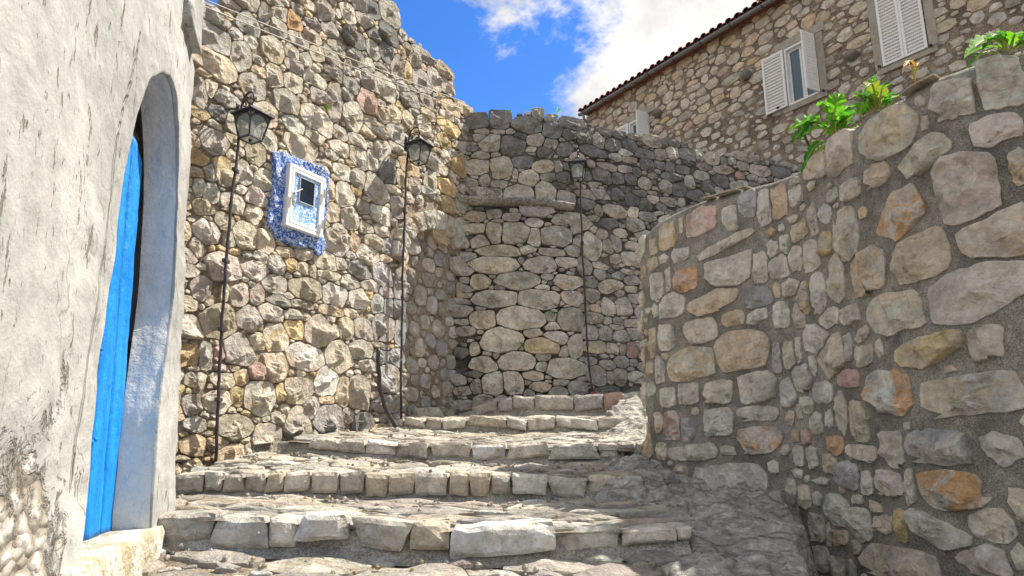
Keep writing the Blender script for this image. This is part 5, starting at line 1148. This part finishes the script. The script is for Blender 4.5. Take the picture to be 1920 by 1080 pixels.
plant('thistle_plant', 'large green plant with lobed arching leaves on the curved wall, below the open shutter', 'plant', (1570, 258), [
    (B1, (1476, 236), 62, 'leaf'), ((1535, 226), (1482, 268), 26, 'leafd'), ((1560, 240), (1574, 166), 46, 'leaf'), (B1, (1596, 190), 44, 'leaf'), ((1566, 248), (1530, 186), 50, 'leaf'), ((1570, 254), (1506, 246), 34, 'leaf'),
    ((1575, 250), (1612, 205), 36, 'leafd'), ((1580, 252), (1560, 200), 34, 'leaf'), ((1560, 270), (1500, 312), 26, 'leafd'), ((1535, 280), (1522, 262), 16, 'leafy'), ((1590, 248), (1640, 232), 22, 'leafy'), ((1556, 262), (1570, 225), 26, 'leaf')], 4.25, extra=14,
    stems=[((1525, 300), (1506, 248), .010, 'twig'), ((1508, 262), (1488, 258), .004, 'twig')])
B2 = (1640, 208)
plant('thistle_plant', 'bushy yellow-green plant on the coping between the open and the closed shutters', 'plant', (1640, 212), [
    (B2, (1598, 176), 34, 'leafy'), (B2, (1634, 142), 40, 'leaf'), ((1645, 206), (1670, 152), 34, 'leaf'), ((1650, 204), (1690, 176), 26, 'leaf'), (B2, (1606, 204), 28, 'leaf'), ((1642, 200), (1616, 158), 32, 'leafy'), ((1648, 200), (1654, 160), 30, 'leafy'),
    ((1630, 214), (1600, 196), 26, 'leafd'), ((1652, 204), (1684, 188), 20, 'leafd'), ((1640, 206), (1640, 168), 34, 'leafd'), ((1612, 222), (1618, 188), 30, 'leaf')], 3.75, extra=18)
plant('thistle_plant', 'bright green lobed leaves hanging over the highest part of the curved wall', 'plant', (1895, 98), [
    ((1892, 96), (1806, 92), 46, 'leaf'), ((1880, 96), (1866, 54), 42, 'leaf'), ((1894, 94), (1904, 58), 34, 'leaf'), ((1900, 92), (1942, 66), 40, 'leaf'), ((1868, 100), (1812, 124), 22, 'leafd'), ((1888, 92), (1840, 78), 34, 'leafd'), ((1910, 92), (1925, 70), 16, 'leafy')], 3.12, extra=8)
plant('dry_plant', 'withered brown seedling with curled leaves standing on the flat slate coping', 'plant', (1714, 164), [
    ((1713, 140), (1690, 124), 15, 'dry'), ((1714, 142), (1722, 115), 14, 'dry'), ((1712, 138), (1706, 122), 12, 'dry')], 3.45, stems=[((1715, 166), (1713, 138), .006, 'dry')])
rgw = random.Random(77)
def tuft(surf, px, py, n, size, mats, label, name='weed', out=.10):
    p = surf(*surf.st(px, py), out); root = empty(name, p, label, 'weed', None)
    for i in range(n):
        d = Vector((rgw.uniform(-1, 1), rgw.uniform(-.8, -.1), rgw.uniform(-.4, 1))).normalized() * size * rgw.uniform(.6, 1.2); V, Fc = leaf_geo(p + Vector((rgw.gauss(0, size * .3), 0, rgw.gauss(0, size * .35))), p + d, size * .45, seed=i, lobes=3); 
        V = V[::1]; link('leaf', V, Fc, M[rgw.choice(mats)], root)
tuft(SD, 976, 650, 9, .07, ['leafd', 'leaf'], 'small green weed sprouting low in the grey wall, left of the conduit')
tuft(SD, 1036, 592, 7, .06, ['leafd', 'leaf'], 'tiny green weed between big stones, halfway up the grey wall')
tuft(SD, 955, 214, 4, .05, ['leafd'], 'tiny green sprig on top of the grey wall near the corner')
tuft(SD, 1042, 214, 4, .09, ['leaf'], 'thin green sprig on top of the grey wall, right of its peak stone')
tuft(SB, 603, 208, 8, .07, ['dry', 'leafy'], 'orange dry tuft on the sunlit wall, above the blue window')
tuft(SB, 617, 256, 6, .05, ['dry'], 'small rusty tuft nearest above the top right of the blue window')
tuft(SB, 592, 648, 5, .04, ['leaf'], 'tiny green weed low in the sunlit wall among the boulders')
